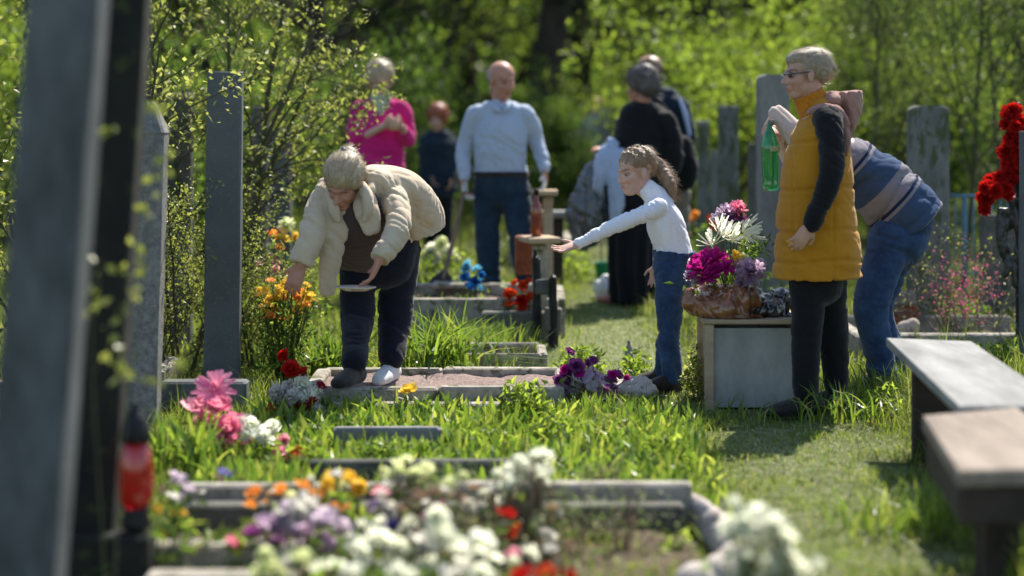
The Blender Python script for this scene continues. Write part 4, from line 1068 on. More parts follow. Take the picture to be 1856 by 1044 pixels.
fore('big white peonies on brown stems in the middle of the bed', 945, 6.1, [(965, 838, 66, 'pom', 'white'), (940, 858, 56, 'pom', 'white'), (985, 862, 46, 'pom', 'white'), (915, 878, 54, 'pom', 'white'), (890, 895, 46, 'pom', 'white'), (930, 896, 36, 'pom', 'cream')], (60, (.06, .05), (.03, .06), 'leaf_dark', .4), sm='drystem', sr=.006)
fore('red blooms at the foot of the white peonies', 925, 5.95, [(920, 938, 42, 'rose', 'red'), (935, 972, 48, 'rose', 'redorange'), (905, 930, 26, 'rose', 'darkred')], (20, (.04, .04), (.03, .06), 'leaf_mid', .4))
fore('faded pinkish dry blooms behind the white ones', 800, 6.0, [(765, 905, 36, 'peony', 'dry'), (800, 925, 40, 'peony', 'palepink'), (830, 905, 34, 'fluffy', 'dry'), (790, 895, 30, 'fluffy', 'dry'), (850, 950, 34, 'rose', 'dry'), (975, 950, 34, 'peony', 'cream'), (1000, 925, 30, 'peony', 'dry'), (990, 975, 40, 'fluffy', 'greywhite')], (60, (.12, .05), (.02, .05), 'grass_dry', .4), sm='drystem')
fore('red blooms cut by the bottom edge of the picture', 985, 5.0, [(950, 1052, 60, 'peony', 'red'), (990, 1050, 58, 'peony', 'redorange'), (1025, 1054, 52, 'peony', 'red')], (24, (.06, .04), (.04, .07), 'leaf_bright', .4))
fore('cloud of pure white blooms at the bottom right of the flower bed', 1390, 4.9, [(1345, 935, 70, 'pom', 'white'), (1378, 965, 78, 'pom', 'white'), (1410, 1000, 76, 'pom', 'white'), (1352, 985, 70, 'pom', 'white'), (1440, 1030, 70, 'pom', 'white'), (1385, 1030, 74, 'pom', 'white'), (1335, 1030, 66, 'pom', 'white'), (1325, 965, 50, 'pom', 'white'), (1425, 975, 52, 'pom', 'white'), (1360, 1050, 70, 'pom', 'white'), (1400, 955, 60, 'fluffy', 'white'), (1370, 940, 60, 'peony', 'white'), (1420, 1015, 60, 'fluffy', 'white'), (1450, 1040, 60, 'peony', 'white')], (40, (.10, .05), (.03, .06), 'leaf_mid', .4))
fore('violet pansies under the pink bunch by the border', 405, 6.8, [(405, 856, 26, 'pansy', 'violetblue'), (418, 862, 22, 'pansy', 'violetblue'), (396, 866, 22, 'pansy', 'purple')], (24, (.04, .03), (.02, .05), 'leaf_mid', .5))
fore('pale lilac blooms at the left end of the foreground border', 330, 6.4, [(325, 875, 34, 'peony', 'palelilac'), (340, 890, 28, 'rose', 'palelilac'), (312, 905, 30, 'peony', 'greywhite'), (298, 890, 26, 'rose', 'dry')], (30, (.05, .03), (.03, .06), 'leaf_mid', .4))

fore('muddled faded white and pinkish blooms in the middle of the bed', 690, 6.0, [(690, 900, 40, 'peony', 'palepink'), (705, 925, 42, 'fluffy', 'greywhite'), (730, 930, 38, 'peony', 'dry'), (745, 955, 44, 'fluffy', 'white'), (772, 945, 36, 'rose', 'palepink'), (815, 880, 34, 'fluffy', 'cream'), (845, 915, 34, 'fluffy', 'greywhite'), (860, 890, 30, 'rose', 'dry')], (80, (.14, .06), (.02, .06), 'grass_dry', .4), sm='drystem')
fore('small pinkish white blooms on the bare soil right of the dry stalks', 1020, 5.7, [(1000, 1000, 36, 'peony', 'greywhite'), (960, 1005, 40, 'fluffy', 'white'), (930, 1010, 40, 'peony', 'palepink'), (1030, 990, 26, 'rose', 'dry')], (60, (.14, .06), (.02, .06), 'grass_dry', .4), sm='drystem')
def dry_plant(label, px, Y, n, h, spread, seed):
    g = np.random.default_rng(seed); b = gb(px, Y); mb = MB()
    for k in range(n):
        a = g.uniform(0, 6.28); r = g.uniform(0, 1) * spread; top = b + (math.cos(a) * r * 1.6, math.sin(a) * r, h * g.uniform(.5, 1.1)); bb = b + (math.cos(a) * r * .6, math.sin(a) * r * .4, -.01)
        mid = (top + bb) / 2 + g.normal(0, .012, 3); V, Fs = tube([bb, mid, top], [.003, .0022, .0012], None, 4, 'none', 2); mb.put(V, Fs)
        for q in range(5):
            p = bb + (top - bb) * g.uniform(.4, 1); e = p + g.normal(0, .025, 3) + (0, 0, .015); V, Fs = tube([p, e], [.0016, .0008], None, 3, 'none', 1); mb.put(V, Fs)
    t = thing('dry_plant', label, 'plant', b); o = mb.build('stems', M['drystem'], t); o['kind'] = 'stuff'
    P = b + g.normal(0, 1, (n * 12, 3)) * (spread * .8, spread * .6, h * .22) + (0, 0, h * .75); P[:, 2] = np.maximum(P[:, 2], .02)
    V, Fs, R = leaves(P, g.uniform(.008, .02, len(P)), .6); o = add('seed_heads', V, Fs, M['grass_dry'], t, rndattr=R); o['kind'] = 'stuff'
dry_plant('dry brown plant with fuzzy heads in the middle of the flower bed', 790, 6.15, 34, .26, .11, 1)
dry_plant('dry brown stalks right of the white peonies', 1010, 6.1, 26, .22, .10, 2)
dry_plant('thin dry stalks on the bare soil in the bed\'s right half', 1120, 6.2, 16, .20, .12, 3)
dry_plant('dry faded weed in the grass behind the foreground border', 1085, 6.9, 16, .16, .07, 4)
dry_plant('dead twiggy plant beside the lilac blooms', 870, 5.8, 18, .20, .07, 6)

# ================================================================ green plants
def arching(name, label, px, Y, n, h, w, spread, mat='lilyleaf', lean=.8, z=0., cat='plant', seg=6):
    b = gb(px, Y, z); P = b + np.stack([NR.normal(0, spread, n), NR.normal(0, spread * .8, n), np.full(n, -.005)], 1)
    t = thing(name, label, cat, b)
    V, Fs, R = blades(P, NR.uniform(h * .6, h, n), NR.uniform(w * .7, w * 1.2, n), lean, seg, curl=1.3)
    o = add('leaves', V, Fs, M[mat], t, rndattr=R); o['kind'] = 'stuff'; return t
arching('leafy_plant', 'large clump of arching strap leaves right of the bending woman', 785, 10.2, 170, .50, .020, .11)
arching('leafy_plant', 'clump of long upright leaves left of the bending woman\'s legs', 592, 10.2, 70, .34, .022, .06, lean=.5)
arching('leafy_plant', 'thin tall grass clump in front of the raised plot', 860, 11.3, 320, .24, .008, .16, lean=.35)
arching('leafy_plant', 'clump of upright narrow leaves at the legs of the standing women', 1530, 8.9, 110, .22, .010, .13, lean=.7)
arching('leafy_plant', 'tuft of long grass before the wooden box', 1340, 8.9, 60, .14, .007, .14, lean=.8)
arching('leafy_plant', 'tuft of bright green grass against the near brown bench', 1640, 6.6, 160, .20, .009, .12, lean=.7)
arching('leafy_plant', 'tuft of broad grass at the bottom edge under the soil', 1110, 5.1, 60, .16, .014, .12, lean=.6)
arching('leafy_plant', 'bright green grassy tuft on the soil at the front edge of the bed', 1120, 5.6, 200, .10, .010, .16, lean=.7)
arching('leafy_plant', 'light green seedling leaves at the left in the foreground border', 360, 6.1, 120, .12, .009, .12, lean=.7)
arching('leafy_plant', 'dark green tufts left of the pink bunch', 335, 7.6, 60, .28, .022, .07, lean=.35)
arching('leafy_plant', 'tuft of leaves between the bench and the box', 1590, 9.6, 120, .22, .010, .16, lean=.6)
arching('leafy_plant', 'leafy green tuft beneath the spade blade', 745, 12.4, 150, .30, .012, .14, lean=.6)
def mound(label, px, Y, rx, ry, h, n, size, mat, asp=.5, z=0.):
    b = gb(px, Y, z); t = thing('leafy_plant', label, 'plant', b)
    u = NR.normal(0, 1, (n, 3)); u[:, 2] = np.abs(u[:, 2]); u /= np.linalg.norm(u, axis=1)[:, None]; u *= NR.uniform(.45, 1.05, (n, 1))
    P = b + u * (rx, ry, h); V, Fs, R = leaves(P, NR.uniform(size * .6, size * 1.2, n), asp)
    V[:, 2] = np.maximum(V[:, 2], .003); o = add('leaves', V, Fs, M[mat], t, rndattr=R); o['kind'] = 'stuff'
    mb = MB()
    for k in range(9):
        e = b + u[k * 7 % n] * (rx, ry, h) * .9; mb.put(*tube([b, e], [.004, .002], None, 4, 'none', 1))
    o = mb.build('stems', M['stem'], t); o['kind'] = 'stuff'
mound('leafy plant among the strap leaves left of the first overgrown border', 560, 7.6, .10, .10, .14, 200, .045, 'leaf_bright', .4)
mound('small bright leafy plant behind the first overgrown border', 690, 7.7, .12, .10, .12, 220, .04, 'leaf_mid', .4)
mound('light green leafy plant in front of the peony like mound', 880, 8.0, .12, .10, .13, 220, .045, 'leaf_bright', .35)
mound('yellow green weed patch in front of the purple flowers', 1100, 8.3, .15, .10, .12, 260, .035, 'leaf_yellow', .5)
mound('weed patch by the start of the rounded curb', 1205, 7.7, .13, .12, .15, 260, .04, 'leaf_bright', .5)
mound('low grey green weeds on the soil in the bed\'s right half', 1080, 6.3, .12, .06, .07, 170, .03, 'leaf_willow', .5)
mound('small weed on the soil near the rounded curb', 1225, 6.15, .07, .07, .08, 120, .03, 'leaf_bright', .5)
mound('low weed on the soil near the front edge of the bed', 1150, 5.85, .10, .07, .06, 140, .03, 'leaf_yellow', .5)
mound('peony like green leafy mound right of the gravel plot', 950, 8.75, .13, .12, .21, 360, .06, 'leaf_bright', .35)
mound('low green leafy mound behind the overgrown border', 1010, 8.2, .14, .12, .13, 240, .055, 'leaf_bright', .35)
mound('bright leafy bush behind the purple flowers', 1055, 10.4, .15, .12, .15, 420, .045, 'leaf_bright', .45)
mound('small dark green mound behind the foreground border', 868, 6.95, .08, .08, .09, 160, .04, 'leaf_mid', .4)
mound('yellow green leafy weeds between the girl and the box', 1258, 9.6, .06, .12, .26, 300, .035, 'leaf_yellow', .5)
mound('leafy weeds right of the girl behind the purple flowers', 1150, 10.3, .10, .14, .14, 240, .04, 'leaf_bright', .5)
mound('dark leafy weeds at the far end of the long bench', 1600, 9.0, .10, .14, .16, 260, .035, 'leaf_bright', .5)
mound('bushy weeds behind the long bench at the right edge', 1820, 10.5, .22, .16, .18, 380, .04, 'leaf_mid', .5)
mound('round green weed hump in front of the white blooms bush', 730, 13.2, .25, .2, .30, 500, .05, 'leaf_bright', .45)
mound('green weeds under the far white topped table', 1030, 16, .3, .3, .3, 420, .06, 'leaf_bright', .45)
mound('leafy weeds at the foot of the narrow stele', 1240, 15.5, .25, .2, .35, 420, .06, 'leaf_mid', .45)
mound('dense weeds behind the wooden box', 1350, 12.5, .35, .2, .42, 700, .05, 'leaf_mid', .5)
mound('weeds round the foot of the broad mossy stele', 1730, 12.1, .3, .16, .25, 500, .04, 'leaf_mid', .5)

# ================================================================ flower bag on the box
def make_bag():
    t = thing('plastic_bag', 'crumpled brown and black plastic bag lying on the wooden box', 'bag', at(1335, 590, 9.4))
    z = .413
    def P(px, py, dy=0): return at(px, py, 9.4 + dy)
    parts = [ellip(P(1310, 558, -.03), (.155, .13, .085)), ellip(P(1268, 548), (.08, .10, .055)), ellip(P(1345, 540, -.05), (.09, .09, .075)), ellip(P(1330, 580, -.04), (.16, .14, .04)), ellip(P(1300, 530, .03), (.10, .09, .055)), tube([P(1252, 535, -.03), P(1245, 552, -.05)], [.03, .02], None, 10)]
    def post(V, N):
        V = V.copy(); V[:, 2] = np.maximum(V[:, 2], z + .003); return V
    cloth('front_bag', parts, .008, pmat('brown_plastic', (.30, .12, .045), (.12, .045, .02), 9, .22, .25, 40, spec=.7, coat=.3), t, .022, 12, (1, 0, .5), 4, 2, post, .35)
    parts = [ellip(P(1385, 560, .02), (.13, .12, .07)), ellip(P(1410, 545, .03), (.08, .09, .06)), ellip(P(1360, 548, .06), (.09, .08, .07)), ellip(P(1425, 578, .02), (.05, .10, .04))]
    cloth('rear_bag', parts, .008, pmat('black_plastic', (.03, .025, .022), (.012, .012, .012), 9, .18, .25, 40, spec=.8, coat=.4), t, .022, 12, (1, 0, -.5), 8, 2, post, .35)
make_bag()
zb = .46
def bagset(name, label, lst, base, leaf, **kw):
    flowerset(name, label, 'flowers', base, lst, leaf=leaf, **kw)
bb = at(1325, 540, 9.42)
bagset('flower_bunch', 'magenta artificial blooms at the front of the flower bag', [H(1268, 478, 9.34, 44, 'peony', 'magenta'), H(1312, 486, 9.32, 40, 'fluffy', 'magenta'), H(1284, 468, 9.38, 44, 'peony', 'magenta'), H(1270, 490, 9.3, 56, 'fluffy', 'magenta'), H(1298, 470, 9.35, 50, 'fluffy', 'magenta'), H(1282, 505, 9.28, 46, 'fluffy', 'magenta'), H(1300, 490, 9.3, 36, 'peony', 'magenta'), H(1258, 480, 9.36, 30, 'fluffy', 'palelilac'), H(1252, 500, 9.33, 28, 'fluffy', 'palelilac'), H(1262, 512, 9.3, 26, 'fluffy', 'palelilac')], bb, (30, (.06, .04), (.03, .06), 'leaf_mid', .4))
bagset('flower_bunch', 'violet chrysanthemum like bloom at the right of the flower bag', [H(1360, 494, 9.28, 62, 'pom', 'lilac', f=(0, -1, .3)), H(1342, 486, 9.34, 38, 'fluffy', 'lilac'), H(1375, 482, 9.34, 36, 'fluffy', 'palelilac'), H(1346, 510, 9.30, 34, 'fluffy', 'lilac')], bb, (20, (.05, .04), (.03, .05), 'leaf_mid', .4))
bagset('flower_bunch', 'yellow and cream blooms between magenta and violet in the bag', [H(1330, 466, 9.36, 32, 'peony', 'yellow'), H(1345, 470, 9.38, 28, 'peony', 'cream'), H(1318, 474, 9.36, 22, 'rose', 'yellow')], bb, (30, (.05, .04), (.03, .05), 'leaf_bright', .4))
bagset('flower_bunch', 'white feathery spray sticking out of the flower bag', [H(1290, 445, 9.42, 70, 'feather', 'white', f=(-.4, -.3, .8)), H(1310, 430, 9.42, 80, 'feather', 'white', f=(.1, -.3, .9)), H(1325, 435, 9.40, 70, 'feather', 'white', f=(.7, -.2, .6)), H(1345, 420, 9.42, 84, 'feather', 'white', f=(1.4, -.1, .3)), H(1302, 415, 9.45, 50, 'feather', 'white', f=(0, -.3, 1))], bb, None, fr=.15)
bagset('flower_bunch', 'lilac pink blooms standing behind the white spray', [H(1318, 390, 9.6, 44, 'fluffy', 'lilac'), H(1336, 380, 9.6, 38, 'fluffy', 'pink'), H(1305, 398, 9.6, 34, 'fluffy', 'palelilac'), H(1342, 398, 9.6, 32, 'peony', 'purple'), H(1325, 402, 9.58, 30, 'peony', 'purple')], bb, (50, (.06, .04), (.03, .06), 'leaf_mid', .4))
P_ = at(1362, 455, 9.5) + NR.normal(0, 1, (220, 3)) * (.05, .04, .045); V, Fs, R = leaves(P_, NR.uniform(.02, .05, 220), .3)
mbx = MB()
gt = thing('green_sprig', 'ferny green sprig behind the violet bloom', 'sprig', bb); o = add('leaves', V, Fs, M['leaf_mid'], gt, rndattr=R); o['kind'] = 'stuff'

# ================================================================ red flower cross on the right edge
def red_cross():
    t = thing('flower_cross', 'red flower wreath cross on a black stand at the right edge', 'wreath', at(1845, 640, 10.9) * (1, 1, 0))
    V, Fs = tube([at(1846, 650, 10.9) * (1, 1, 0), at(1846, 190, 10.9)], [.016, .016], None, 8, 'round', 1); add('stand', V, Fs, M['metal_dark'], t)
    V, Fs = tube([at(1785, 360, 10.9), at(1830, 320, 10.88), at(1875, 300, 10.9)], [.02, .02, .02], None, 8, 'round', 3); add('arm', V, Fs, M['metal_dark'], t)
    g = np.random.default_rng(2)
    spots = [(1838 + g.normal(0, 9), 200 + k * 16 + g.normal(0, 4)) for k in range(5)] + [(1822, 225), (1846, 250), (1828, 262)]
    for k in range(46):
        f = g.uniform(0, 1); spots.append((1785 + 80 * f + g.normal(0, 5), 355 - 62 * f + g.normal(0, 17)))
    for k in range(22): spots.append((1843 + g.normal(0, 11), g.uniform(198, 285)))
    for px, py in spots:
        link_mesh('flower', flower_mesh('pom', 'red', rnd.randint(0, 2)), at(px, py, 10.85 + g.normal(0, .04)), t, rot_to((g.normal(0, .4), -1, .4), g.uniform(0, 6)), g.uniform(24, 34) / 2 / F * 10.85)
    ribbons = [ellip(at(1822, 400, 10.92), (.06, .02, .06)), tube([at(1822, 380, 10.9), at(1815, 430, 10.9), at(1828, 480, 10.9), at(1818, 500, 10.9)], [(.05, .012), (.035, .012), (.03, .01), (.02, .01)], (1, 0, 0), 10), tube([at(1840, 360, 10.9), at(1850, 430, 10.9), at(1838, 520, 10.9)], [(.05, .012), (.035, .012), (.02, .01)], (1, 0, 0), 10)]
    cloth('ribbon', ribbons, .007, pmat('black_ribbon', (.02, .02, .022), (.008, .008, .008), 9, .35, .2, 40, spec=.6), t, .010, 20, (1, 0, 0), 3, 2)
red_cross()

# ================================================================ grave lantern on the dark plinth
def lantern():
    c = np.array((X_at(246, 5.70), 5.70, .0)); z0 = CAMH - (958 - HOR) / F * 5.70
    t = thing('grave_lantern', 'red glass grave lantern with a black lid beside the dark near stele', 'lantern', c + (0, 0, z0))
    c = c + (0, 0, z0)
    V, Fs = lathe(c, [(.035, 0), (.042, .004), (.044, .02), (.036, .045), (.040, .062)], 20); add('foot', V, Fs, M['metal_dark'], t, smooth=True)
    V, Fs = lathe(c + (0, 0, .062), [(.036, 0), (.050, .03), (.052, .07), (.050, .12), (.042, .165), (.036, .185)], 24)
    add('glass', V, Fs, pmat('red_glass', (.75, .012, .012), (.5, .01, .01), 9, .12, 0, spec=.6, trans=.45, coat=.4), t, smooth=True)
    V, Fs = lathe(c + (0, 0, .247), [(.040, 0), (.046, .006), (.042, .04), (.032, .07), (.018, .09), (.010, .10), (.012, .11), (.004, .12)], 20); add('lid', V, Fs, M['metal_dark'], t, smooth=True)
    V, Fs = box((c[0] - .005, c[1], (z0) / 2 - .01), (.11, .14, z0), 0, None, .01)
    o = add('stone_block', V, Fs, M['stone_black'], loc=(c[0], c[1], 0)); props(o, 'dark stone block under the red grave lantern', 'stone block')
lantern()

# ================================================================ bucket and white bag by the path
c = gnd(1093, 512)
bk = thing('bucket', 'green plastic bucket on the grass by the black skirt', 'bucket', c)
gm = pmat('green_plastic', (.01, .30, .16), (.008, .22, .12), 6, .35, 0)
r_ = .068
V, Fs = lathe(c, [(r_ * .72, 0), (r_ * .95, .15), (r_ * 1.05, .155), (r_ * 1.05, .165), (r_ * .93, .163), (r_ * .7, .01)], 20); add('pail', V, Fs, gm, bk, smooth=True)
for dx, hh in ((-.01, .42), (.03, .36)):
    V, Fs = tube([c + (dx, 0, .02), c + (dx * 1.6, .03, hh)], [.010, .008], None, 8, 'round', 1)
    o = add('wooden_stick', V, Fs, M['wood_pale'], loc=c + (dx, 0, .02)); props(o, 'taller left wooden tool handle standing in the green bucket' if dx < 0 else 'shorter right wooden tool handle standing in the green bucket', 'handle')
c = gnd(1092, 541)
V, Fs = vol([ellip(c + (0, 0, .07), (.075, .06, .08)), ellip(c + (.02, 0, .13), (.035, .03, .05))], .01, 4); V += vnormals(V, Fs) * wrinkle(V, .012, 20, (1, 0, 0), 3)[:, None]
V[:, 2] = np.maximum(V[:, 2], .002)
o = add('plastic_bag', V, Fs, pmat('white_plastic', (.80, .80, .78), (.66, .66, .66), 6, .4, .1), loc=c, smooth=True); props(o, 'small white plastic bag on the grass left of the black skirt', 'bag')
# ================================================================ people
def skinmat(name, c):
    m, nt, o = _new(name); b = nt.nodes.new('ShaderNodeBsdfPrincipled'); nt.links.new(b.outputs[0], o.inputs[0])
    v = _coord(nt); col = _ramp(nt, _noise(nt, v, 22, 4, .6), [(.3, tuple(x * f for x, f in zip(c, (.86, .78, .74)))), (.7, c)])
    a = nt.nodes.new('ShaderNodeAttribute'); a.attribute_name = 'lip'; col = _mix(nt, a.outputs['Fac'], col, (c[0] * .75, c[1] * .36, c[2] * .36))
    a = nt.nodes.new('ShaderNodeAttribute'); a.attribute_name = 'brow'; col = _mix(nt, a.outputs['Fac'], col, (.10, .065, .045))
    nt.links.new(col, b.inputs['Base Color']); b.inputs['Roughness'].default_value = .5; b.inputs['Specular IOR Level'].default_value = .4
    b.inputs['Subsurface Weight'].default_value = .12; b.inputs['Subsurface Radius'].default_value = (.02, .008, .004); b.inputs['Subsurface Scale'].default_value = .5
    return m
M['skin'] = skinmat('skin', (.56, .33, .24)); M['skin_fair'] = skinmat('skin_fair', (.66, .42, .32)); M['skin_red'] = skinmat('skin_ruddy', (.50, .25, .17))
def fabric(name, c, c2=None, scale=5, rough=.9, bump=.35, bs=260, sheen=.15, **k): return pmat(name, c, c2 or tuple(x * .8 for x in c), scale, rough, bump, bs, sheen=sheen, spec=.15, dist=.002, **k)
M['jacket_beige'] = fabric('beige_jacket', (.62, .51, .37), (.54, .43, .30), 4); M['navy'] = fabric('navy_trousers', (.010, .012, .022), (.006, .007, .014))
M['brown_top'] = fabric('dark_brown_top', (.085, .058, .055), None, 9); M['white_cloth'] = fabric('white_jersey', (.84, .84, .88), (.79, .79, .85), 3)
M['jeans'] = fabric('blue_jeans', (.035, .075, .16), (.014, .032, .08), 12, bs=400); M['jeans_dark'] = fabric('dark_jeans', (.022, .045, .075), (.012, .025, .045), 9, bs=400)
M['mustard'] = fabric('mustard_vest', (.50, .22, .012), (.43, .18, .01), 3, .8); M['mustard_knit'] = fabric('mustard_knit', (.55, .20, .015), (.42, .14, .01), 30)
M['black_cloth'] = fabric('black_cloth', (.012, .012, .013), (.008, .008, .009), 6); M['pinkbrown'] = fabric('pink_brown_lining', (.42, .24, .20), (.33, .18, .15), 8)
M['pink_knit'] = fabric('pink_sweater', (.62, .018, .19), (.50, .012, .14), 5); M['shirt_blue'] = fabric('pale_blue_shirt', (.42, .48, .58), (.37, .43, .53), 4); M['green_top'] = fabric('sage_top', (.42, .48, .33), None, 8)
M['navy_jacket'] = fabric('dark_blue_jacket', (.015, .03, .045), (.01, .018, .028), 6); M['grey_coat'] = fabric('grey_coat', (.36, .36, .38), None, 6); M['cloth_blue'] = fabric('light_blue_cloth', (.42, .50, .66), (.34, .42, .58), 5)
M['glove'] = fabric('white_work_glove', (.66, .66, .64), None, 9); M['shoe_white'] = fabric('white_shoe', (.72, .72, .70), None, 9); M['shoe_dark'] = fabric('dark_shoe', (.03, .025, .022), None, 9, .6)
M['beige_sleeve'] = fabric('pale_beige_sleeve', (.62, .50, .42), (.52, .40, .33), 6)
def hairmat(name, a, b): return pmat(name, a, b, 60, .45, .5, 180, stretch=(1, 1, .25), spec=.5, dist=.003)
M['hair_blond'] = hairmat('dull_blond_hair', (.52, .41, .26), (.32, .24, .15)); M['hair_grey'] = hairmat('grey_hair', (.36, .33, .29), (.16, .14, .12)); M['hair_brown'] = hairmat('light_brown_hair', (.38, .25, .15), (.20, .125, .07))
M['hair_dark'] = hairmat('greying_dark_hair', (.14, .12, .11), (.05, .045, .04)); M['hair_red'] = hairmat('red_hair', (.36, .09, .03), (.20, .04, .015)); M['hair_fair'] = hairmat('ash_blond_hair', (.44, .36, .25), (.25, .19, .12))
M['eye'] = pmat('eye_white', (.42, .36, .32), None, 9, .3, 0); M['iris'] = pmat('iris', (.03, .025, .02), None, 9, .2, 0); M['lens'] = pmat('dark_lens', (.01, .01, .012), None, 9, .08, 0, spec=.8, coat=1)

class Head:
    def __init__(s, c, f, u, hs):
        s.c = np.asarray(c, float); s.f = nrm(f); u = np.asarray(u, float); u = nrm(u - s.f * u.dot(s.f)); s.u = u; s.r = np.cross(s.f, s.u); s.hs = hs; s.fr = np.stack([s.r, s.f, s.u])
    def w(s, x, y, z): return s.c + (x * s.r + y * s.f + (z - .5) * s.u) * s.hs
    def e(s, p, r, **k): return ellip(s.w(*p), np.array(r) * s.hs, s.fr, **k)
    def loc(s, V): return (V - s.c) @ s.fr.T / s.hs + (0, 0, .5)
    def parts(s, neck, child=False, nr=.055):
        k = .86 if child else 1.
        P = [s.e((0, -.09, .64), (.335, .42, .355), nu=20, nv=14), s.e((0, .14, .42), (.255, .225, .34), nu=18, nv=12), s.e((0, .19, .13), (.15, .17, .115)), s.e((0, .02, .27), (.255, .26, .22)),
             s.e((0, .315, .585), (.20, .06, .045)), s.e((.14, .265, .365), (.085, .08, .09)), s.e((-.14, .265, .365), (.085, .08, .09)),
             s.e((0, .365, .262), (.085, .042, .022)), s.e((0, .357, .222), (.075, .045, .026)), s.e((0, .34, .24), (.11, .05, .06)),
             tube([s.w(0, .33, .54), s.w(0, .39, .46), s.w(0, .44 * (1 if not child else .95), .375)], [.028 * s.hs, .034 * s.hs, .046 * s.hs], None, 10, 'round', 2),
             s.e((.048, .37, .355), (.038, .04, .032)), s.e((-.048, .37, .355), (.038, .04, .032)),
             tube([s.w(0, -.10, .42), s.w(0, -.08, .12), neck], [.24 * s.hs, .22 * s.hs * k, nr * 1.1], None, 14, 'round', 3)]
        for q in (-1, 1): P.append(ellip(s.w(.335 * q, -.03, .44), np.array((.035, .075, .125)) * s.hs, np.stack([nrm(s.r + .35 * q * -s.f), nrm(s.f + .35 * q * s.r), s.u])))
        return P
    def sculpt(s, V, N):
        L = s.loc(V); near = (np.abs(L) < 1.2).all(1); D = np.zeros(len(V))
        for q in (-1, 1):
            g = np.exp(-(((L[:, 0] - .145 * q) / .075) ** 2 + ((L[:, 2] - .50) / .05) ** 2)) * (L[:, 1] > .15); D -= .045 * g * s.hs
            g = np.exp(-(((L[:, 0] - .20 * q) / .07) ** 2 + ((L[:, 2] - .27) / .08) ** 2)) * (L[:, 1] > .15); D -= .012 * g * s.hs
        g = np.exp(-((L[:, 2] - .243) / .008) ** 2 - (L[:, 0] / .08) ** 2) * (L[:, 1] > .3); D -= .015 * g * s.hs
        return V + N * (D * near)[:, None]
    def paint(s, V):
        L = s.loc(V)
        lip = np.exp(-((L[:, 2] - .243) / .036) ** 4 - (L[:, 0] / .095) ** 4) * (L[:, 1] > .34) * .75
        lip = np.maximum(lip, .22 * np.exp(-(((np.abs(L[:, 0]) - .17) / .08) ** 2 + ((L[:, 2] - .36) / .07) ** 2)) * (L[:, 1] > .15))
        brow = np.exp(-((np.abs(L[:, 0]) - .145) / .075) ** 4 - ((L[:, 2] - .60 + .25 * (np.abs(L[:, 0]) - .14) ** 2 * 8) / .020) ** 2) * (L[:, 1] > .2) * .8
        brow = np.maximum(brow, .75 * np.exp(-((np.abs(L[:, 0]) - .145) / .07) ** 4 - ((L[:, 2] - .515) / .012) ** 2) * (L[:, 1] > .2))
        inb = (np.abs(L) < 1.3).all(1)
        return lip * inb, brow * inb
    def eyes(s, parent, closed=.5):
        for q in (-1, 1):
            V, Fs = s.e((.145 * q, .262, .495), (.050, .052, .019)); add('eye', V, Fs, M['eye'], parent, smooth=True)
            V, Fs = s.e((.145 * q, .296, .487), (.022, .026, .019), nu=10, nv=7); add('iris', V, Fs, M['iris'], parent, smooth=True)

def hand(w, d, n, side, L=.18, curl=.35, spread=.15, fat=1.0, curls=None):
    """palm, four fingers of different lengths and a thumb that leaves the side of the palm. n: palm normal, side: +1/-1 thumb side"""
    w = np.asarray(w, float); d = nrm(d); n = nrm(np.asarray(n, float) - d * np.dot(n, d)); s = np.cross(d, n) * side; k = L / .18
    P = [tube([w - d * .02 * k, w + d * .02 * k, w + d * .06 * k, w + d * .092 * k], [(.026 * k, .019 * k), (.034 * k, .017 * k), (.042 * k, .0155 * k), (.040 * k, .012 * k)], s, 14, 'round', 3)]
    for i, (o, ln) in enumerate(((.031, .066), (.0105, .077), (-.0105, .071), (-.031, .055))):
        c = curl if curls is None else curls[i]; dd = nrm(d + s * spread * (o / .03) * .8); p = w + d * (.088 - abs(o) * .12) * k + s * o * k; pts = [p - dd * .02 * k, p]; 
        for j, f in enumerate((.42, .32, .26)):
            a = c * (j + .6); dj = nrm(dd * math.cos(a) + n * math.sin(a)); p = p + dj * ln * f * k; pts.append(p)
        r = .0088 * k * fat; P.append(tube(pts, [r * 1.1, r * 1.08, r, r * .93, r * .8], None, 8, 'round', 2))
    p = w + d * .022 * k + s * .028 * k; t1 = nrm(d * .62 + s * .75 + n * .25); t2 = nrm(d * .85 + s * .35 + n * .4)
    P.append(tube([w + d * .005 * k + s * .008 * k, p + t1 * .012 * k, p + t1 * .042 * k, p + t1 * .042 * k + t2 * .030 * k], [.013 * k, .0135 * k, .0105 * k, .0085 * k], None, 9, 'round', 2))
    return P
def foot(ank, toe, L=.24, add_=0.):
    toe = nrm((toe[0], toe[1], 0)); a = np.array((ank[0], ank[1], max(0., ank[2] - .085))); r = L * .17 + add_
    return tube([a - toe * L * .22 + (0, 0, .042), a + toe * L * .1 + (0, 0, .045), a + toe * L * .45 + (0, 0, .035), a + toe * L * .70 + (0, 0, .026)], [(r * .8, .040 + add_ * .5), (r * .85, .042 + add_ * .5), (r * 1.05, .032 + add_ * .5), (r * .85, .022 + add_ * .5)], np.cross(toe, (0, 0, 1)), 14, 'round', 3)
